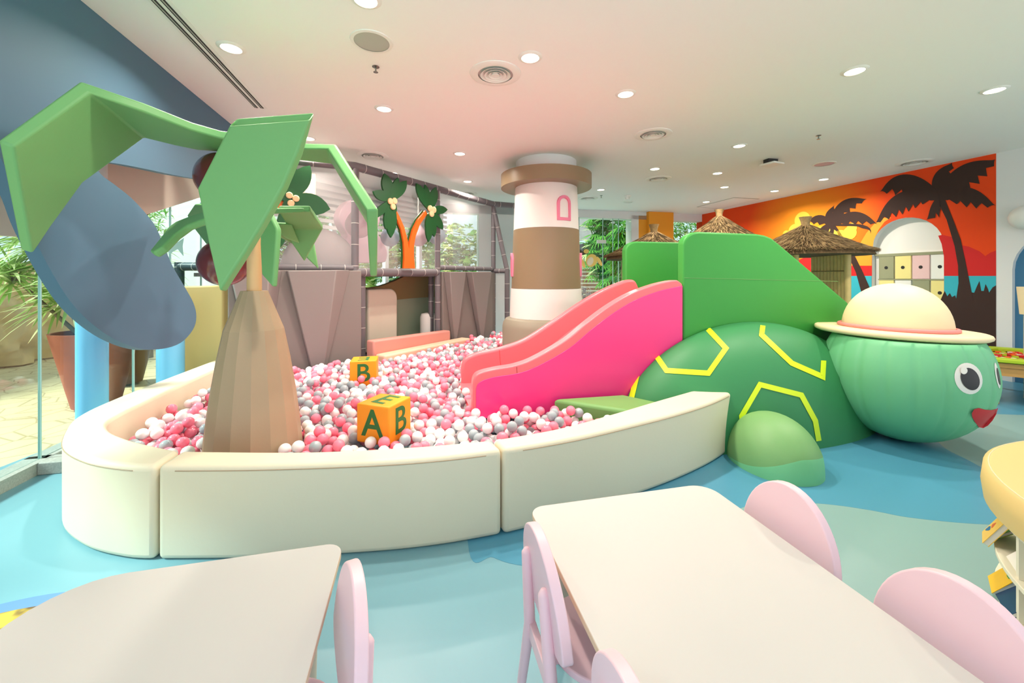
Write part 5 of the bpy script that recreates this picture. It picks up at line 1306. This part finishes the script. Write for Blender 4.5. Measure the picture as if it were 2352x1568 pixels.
# rough garden wall outside at the left
mb = MB(); rn = random.Random(5); nx, nz = 40, 14; vs = []; fs = []
g0, g1 = V((-7.5, .5, 0)), V((-8.8, 9, 0))
for j in range(nz+1):
    for i in range(nx+1):
        b = g0.lerp(g1, i/nx); h = 1.75*j/nz; vs.append(V((b.x+.12*math.sin(i*1.7+j*.9)+.08*rn.uniform(-1, 1)-.12*j/nz, b.y, h)))
fs = [(j*(nx+1)+i, j*(nx+1)+i+1, (j+1)*(nx+1)+i+1, (j+1)*(nx+1)+i) for j in range(nz) for i in range(nx)]
k0 = len(vs); vs += [V((-9.6, .5, 0)), V((-10.6, 9, 0)), V((-10.6, 9, 1.75)), V((-9.6, .5, 1.75))]
fs += [(nz*(nx+1), nz*(nx+1)+nx, k0+2, k0+3), (k0, k0+3, k0+2, k0+1)]
mb.add(vs, fs); gw = mb.build('garden_wall', 'rock', ang=80); struct(gw)
def shrub(c, R, n, L, w, label, cat, seed, grp, mats=('leaf_mid', 'leaf_deep', 'leaf_pale'), stems=5, h0=0.0, wts=(5, 5, 1)):
    rn = random.Random(seed); th = thing(label[1], label[0], cat, (c[0], c[1], 0), grp); mb = MB(); st = MB()
    for k in range(stems):
        a = rn.uniform(0, 6.28); q = V((c[0], c[1], 0))+V((math.cos(a), math.sin(a), 0))*R[0]*.5*rn.random(); st.tube([V((c[0]+.1*math.cos(a), c[1]+.1*math.sin(a), h0)), q+V((0, 0, c[2]*.6+h0*.4)), q+V((0, 0, c[2]+R[2]*.4))], [.035, .028, .012], 7)
    for k in range(n):
        u, v = rn.uniform(-1, 1), rn.uniform(0, 6.28); rr = rn.random()**.4; s = math.sqrt(1-u*u)
        q = V((c[0]+R[0]*rr*s*math.cos(v), c[1]+R[1]*rr*s*math.sin(v), c[2]+R[2]*rr*u)); a, e = rn.uniform(0, 6.28), rn.uniform(-.5, 1.0)
        mi = rn.choices((0, 1, 2), wts)[0]
        if L > .25:                               # fan of fingers
            for f in range(6):
                aa = a+(f-2.5)*.28; strip_leaf(mb, q, V((math.cos(aa)*math.cos(e), math.sin(aa)*math.cos(e), math.sin(e))), L*rn.uniform(.8, 1), w, .45, mi, 3)
        else: strip_leaf(mb, q, V((math.cos(a)*math.cos(e), math.sin(a)*math.cos(e), math.sin(e))), L, w, .3, mi, 2)
    mb.build('foliage', list(mats), th, ang=180); st.build('stems', 'stem_grey', th, ang=60)
g_tree = 'green planting outside the windows'
for i, (px, py, Y, R, n) in enumerate([(1388, 560, 13.1, (.6, .5, 1.4), 420), (1436, 585, 12.0, (.42, .4, 1.0), 240)]):
    c = at(px, py, Y); shrub((c.x, c.y, c.z), R, n, .5, .022, (('tall fan palm with finger leaves outside the glass doors', 'lower fan palm with finger leaves beside the white pier')[i], 'fan_palm'), 'palm', 20+i, 'fan palms outside the doors')
c = at(1572, 560, 13.4); shrub((c.x, c.y, c.z), (1.1, .7, 1.3), 1500, .2, .03, ('dense dark green bush outside right of the orange pillar', 'garden_bush'), 'bush', 31, g_tree)
for i, (px, Y, w_, lab) in enumerate([(745, 9.2, 1.3, 'sunlit green shrub outside the window behind the peanut pad'), (925, 11.5, 1.4, 'sunlit green shrub outside the window behind the twin palm cutout'), (1075, 14.6, 1.35, 'sunlit green shrub outside the window beside the lighthouse')]):
    c = at(px, 545, Y); c = c+out*.5; shrub((c.x, c.y, 2.0), (w_, w_*.8, 1.5), 900, .3, .03, (lab, 'garden_shrub'), 'shrub', 41+i, g_tree, ('leaf_mid', 'leaf_var', 'leaf_pale'), wts=(4, 4, 4))
c = V((-9.6, 5.6, 0)); shrub((c.x, c.y, 2.75), (.9, 2.2, .65), 1500, .24, .016, ('loose pale green shrub above the garden wall at the left edge', 'garden_shrub'), 'shrub', 51, g_tree, ('leaf_mid', 'leaf_var', 'leaf_pale'), wts=(3, 4, 3), h0=1.8)
c = at(335, 505, 7.5); shrub((c.x, c.y, c.z), (.32, .4, .5), 350, .2, .016, ('small green shrub outside the window beside the hanging fin', 'garden_shrub'), 'shrub', 52, g_tree, ('leaf_mid', 'leaf_var', 'leaf_pale'), wts=(4, 3, 2))
# pale building beyond the window end
mb = MB(); a = at(330, 600, 9.0); b = at(640, 600, 8.5); mb.prism([V((a.x, a.y, 0)), V((b.x, b.y, 0)), V((b.x, b.y, 4)), V((a.x, a.y, 4))], (-.3, .3, 0)); tag(mb.build('garden_screen', 'pale_outdoor'), 'pale plain screen wall outside behind the fish sticker', 'screen wall')
# house with shingle roof and fence beyond the glass doors
hs = thing('garden_house', 'garden house with shingle roof beyond the glass doors', 'house', at(1290, 700, 17))
r = [at(1240, 480, 19), at(1424, 494, 19), at(1452, 485, 20.5), at(1240, 430, 21)]
A1, A2 = at(1180, 585, 16.2), at(1400, 540, 16.2); B2, B1 = at(1440, 470, 18.5), at(1180, 440, 18.5)
mb = MB(); mb.prism([A1, A2, B2, B1], (0, .05, .12)); mb.build('roof', 'roof_shingle', hs)
for k in range(14):
    mb2_ = None
mb = MB(); A3 = A1+V((0, 0, -.02)); mb.prism([A1+V((.0, .3, -.1)), A2+V((0, .3, -.1)), A2+V((0, .3, -.6)), A1+V((0, .3, -.75))], (0, .2, 0)); mb.build('eave_beam', 'dark_wood', hs)
mb = MB(); a, b = at(1180, 600, 17.5), at(1400, 600, 17.5); mb.prism([V((a.x, a.y, 0)), V((b.x, b.y, 0)), V((b.x, b.y, 2.6)), V((a.x, a.y, 2.6))], (0, .2, 0)); mb.build('house_wall', 'pale_outdoor', hs)
fn = thing('slat_fence', 'reddish brown horizontal slat fence outside the glass doors', 'fence', at(1370, 800, 13.9))
a, b = at(1325, 600, 13.9), at(1470, 600, 14.2); mb = MB()
for k in range(12):
    z = .25+k*.13; mb.prism([V((a.x, a.y, z)), V((b.x, b.y, z)), V((b.x, b.y, z+.09)), V((a.x, a.y, z+.09))], (0, .03, 0))
mb.build('slats', 'fence_wood', fn)
for t in (.02, .5, .98): q = a.lerp(b, t); mb = MB(); mb.box((q.x, q.y+.07, .95), (.09, .06, 1.9)); mb.build('post', 'fence_wood', fn)
# electric fan seen by the lighthouse
q = at(1342, 675, 9.6); th = thing('floor_fan', 'grey electric fan by the glass doors beside the lighthouse', 'fan', (q.x, q.y, 0))
mb = MB(); mb.lathe([(.13, 0), (.12, .02), (.03, .03)], 24, (q.x, q.y, 0)); mb.build('base', 'pipe_dark', th); mb = MB(); mb.tube([(q.x, q.y, .02), (q.x, q.y, q.z-.15)], .018, 10); mb.build('pole', 'alu', th)
cage = MB()
for rr in (.06, .1, .14, .18): cage.tube([q+V((rr*math.cos(k2/32*6.2832), -.05, rr*math.sin(k2/32*6.2832))) for k2 in range(33)], .004, 5)
for k2 in range(16): a2 = k2/16*6.2832; cage.tube([q+V((.02*math.cos(a2), -.06, .02*math.sin(a2))), q+V((.18*math.cos(a2), -.05, .18*math.sin(a2)))], .003, 5)
cage.build('cage', 'alu', th)
for k2 in range(4):
    a2 = k2*math.pi/2; mb = MB(); d = V((math.cos(a2), 0, math.sin(a2))); s2 = V((-d.z, .35, d.x)).normalized()*.05
    mb.prism([q+d*.03-s2*.5, q+d*.15-s2, q+d*.16+s2, q+d*.03+s2*.5], (0, .004, 0)); mb.build('blade', 'pipe_grey', th)

# ================================================================ light, sky, camera
w = bpy.data.worlds.new('sky'); SC.world = w; w.use_nodes = True; nt = w.node_tree
bg = nt.nodes['Background']; tc = nt.nodes.new('ShaderNodeTexCoord'); sp = nt.nodes.new('ShaderNodeSeparateXYZ'); cr = nt.nodes.new('ShaderNodeValToRGB')
cr.color_ramp.elements[0].position = .47; cr.color_ramp.elements[0].color = (1, .97, .93, 1); cr.color_ramp.elements[1].position = .9; cr.color_ramp.elements[1].color = (.34, .42, .52, 1); e_ = cr.color_ramp.elements.new(.53); e_.color = (.62, .68, .76, 1)
mr_ = nt.nodes.new('ShaderNodeMapRange'); mr_.inputs['From Min'].default_value = -1; nt.links.new(tc.outputs['Generated'], sp.inputs[0]); nt.links.new(sp.outputs['Z'], mr_.inputs['Value']); nt.links.new(mr_.outputs[0], cr.inputs[0]); nt.links.new(cr.outputs[0], bg.inputs[0]); bg.inputs[1].default_value = SKY
sun = bpy.data.lights.new('sun', 'SUN'); sun.energy = SUNE; sun.angle = math.radians(12); sun.color = (1, .96, .88)
so = bpy.data.objects.new('sun', sun); C.objects.link(so); so.rotation_euler = V(SUNDIR).to_track_quat('-Z', 'Y').to_euler()
cd = bpy.data.cameras.new('camera'); co = bpy.data.objects.new('camera', cd); C.objects.link(co)
cd.sensor_width = 36; cd.lens = 36*F/2352; cd.shift_y = -(784-HY)/2352; cd.clip_start = .05; cd.clip_end = 200
co.location = (0, 0, HC); co.rotation_euler = (math.pi/2, 0, 0); SC.camera = co
vs_ = SC.view_settings; vs_.view_transform = 'Standard'; vs_.look = 'None'; vs_.gamma = 1; vs_.exposure = EXPO; vs_.use_curve_mapping = False
SC.display_settings.display_device = 'sRGB'
cy = SC.cycles; cy.use_denoising = True; cy.max_bounces = 10; cy.diffuse_bounces = 5; cy.glossy_bounces = 3; cy.transparent_max_bounces = 16; cy.transmission_bounces = 4
cy.sample_clamp_indirect = 6; cy.caustics_reflective = False; cy.caustics_refractive = False; cy.use_adaptive_sampling = True; cy.adaptive_threshold = .02
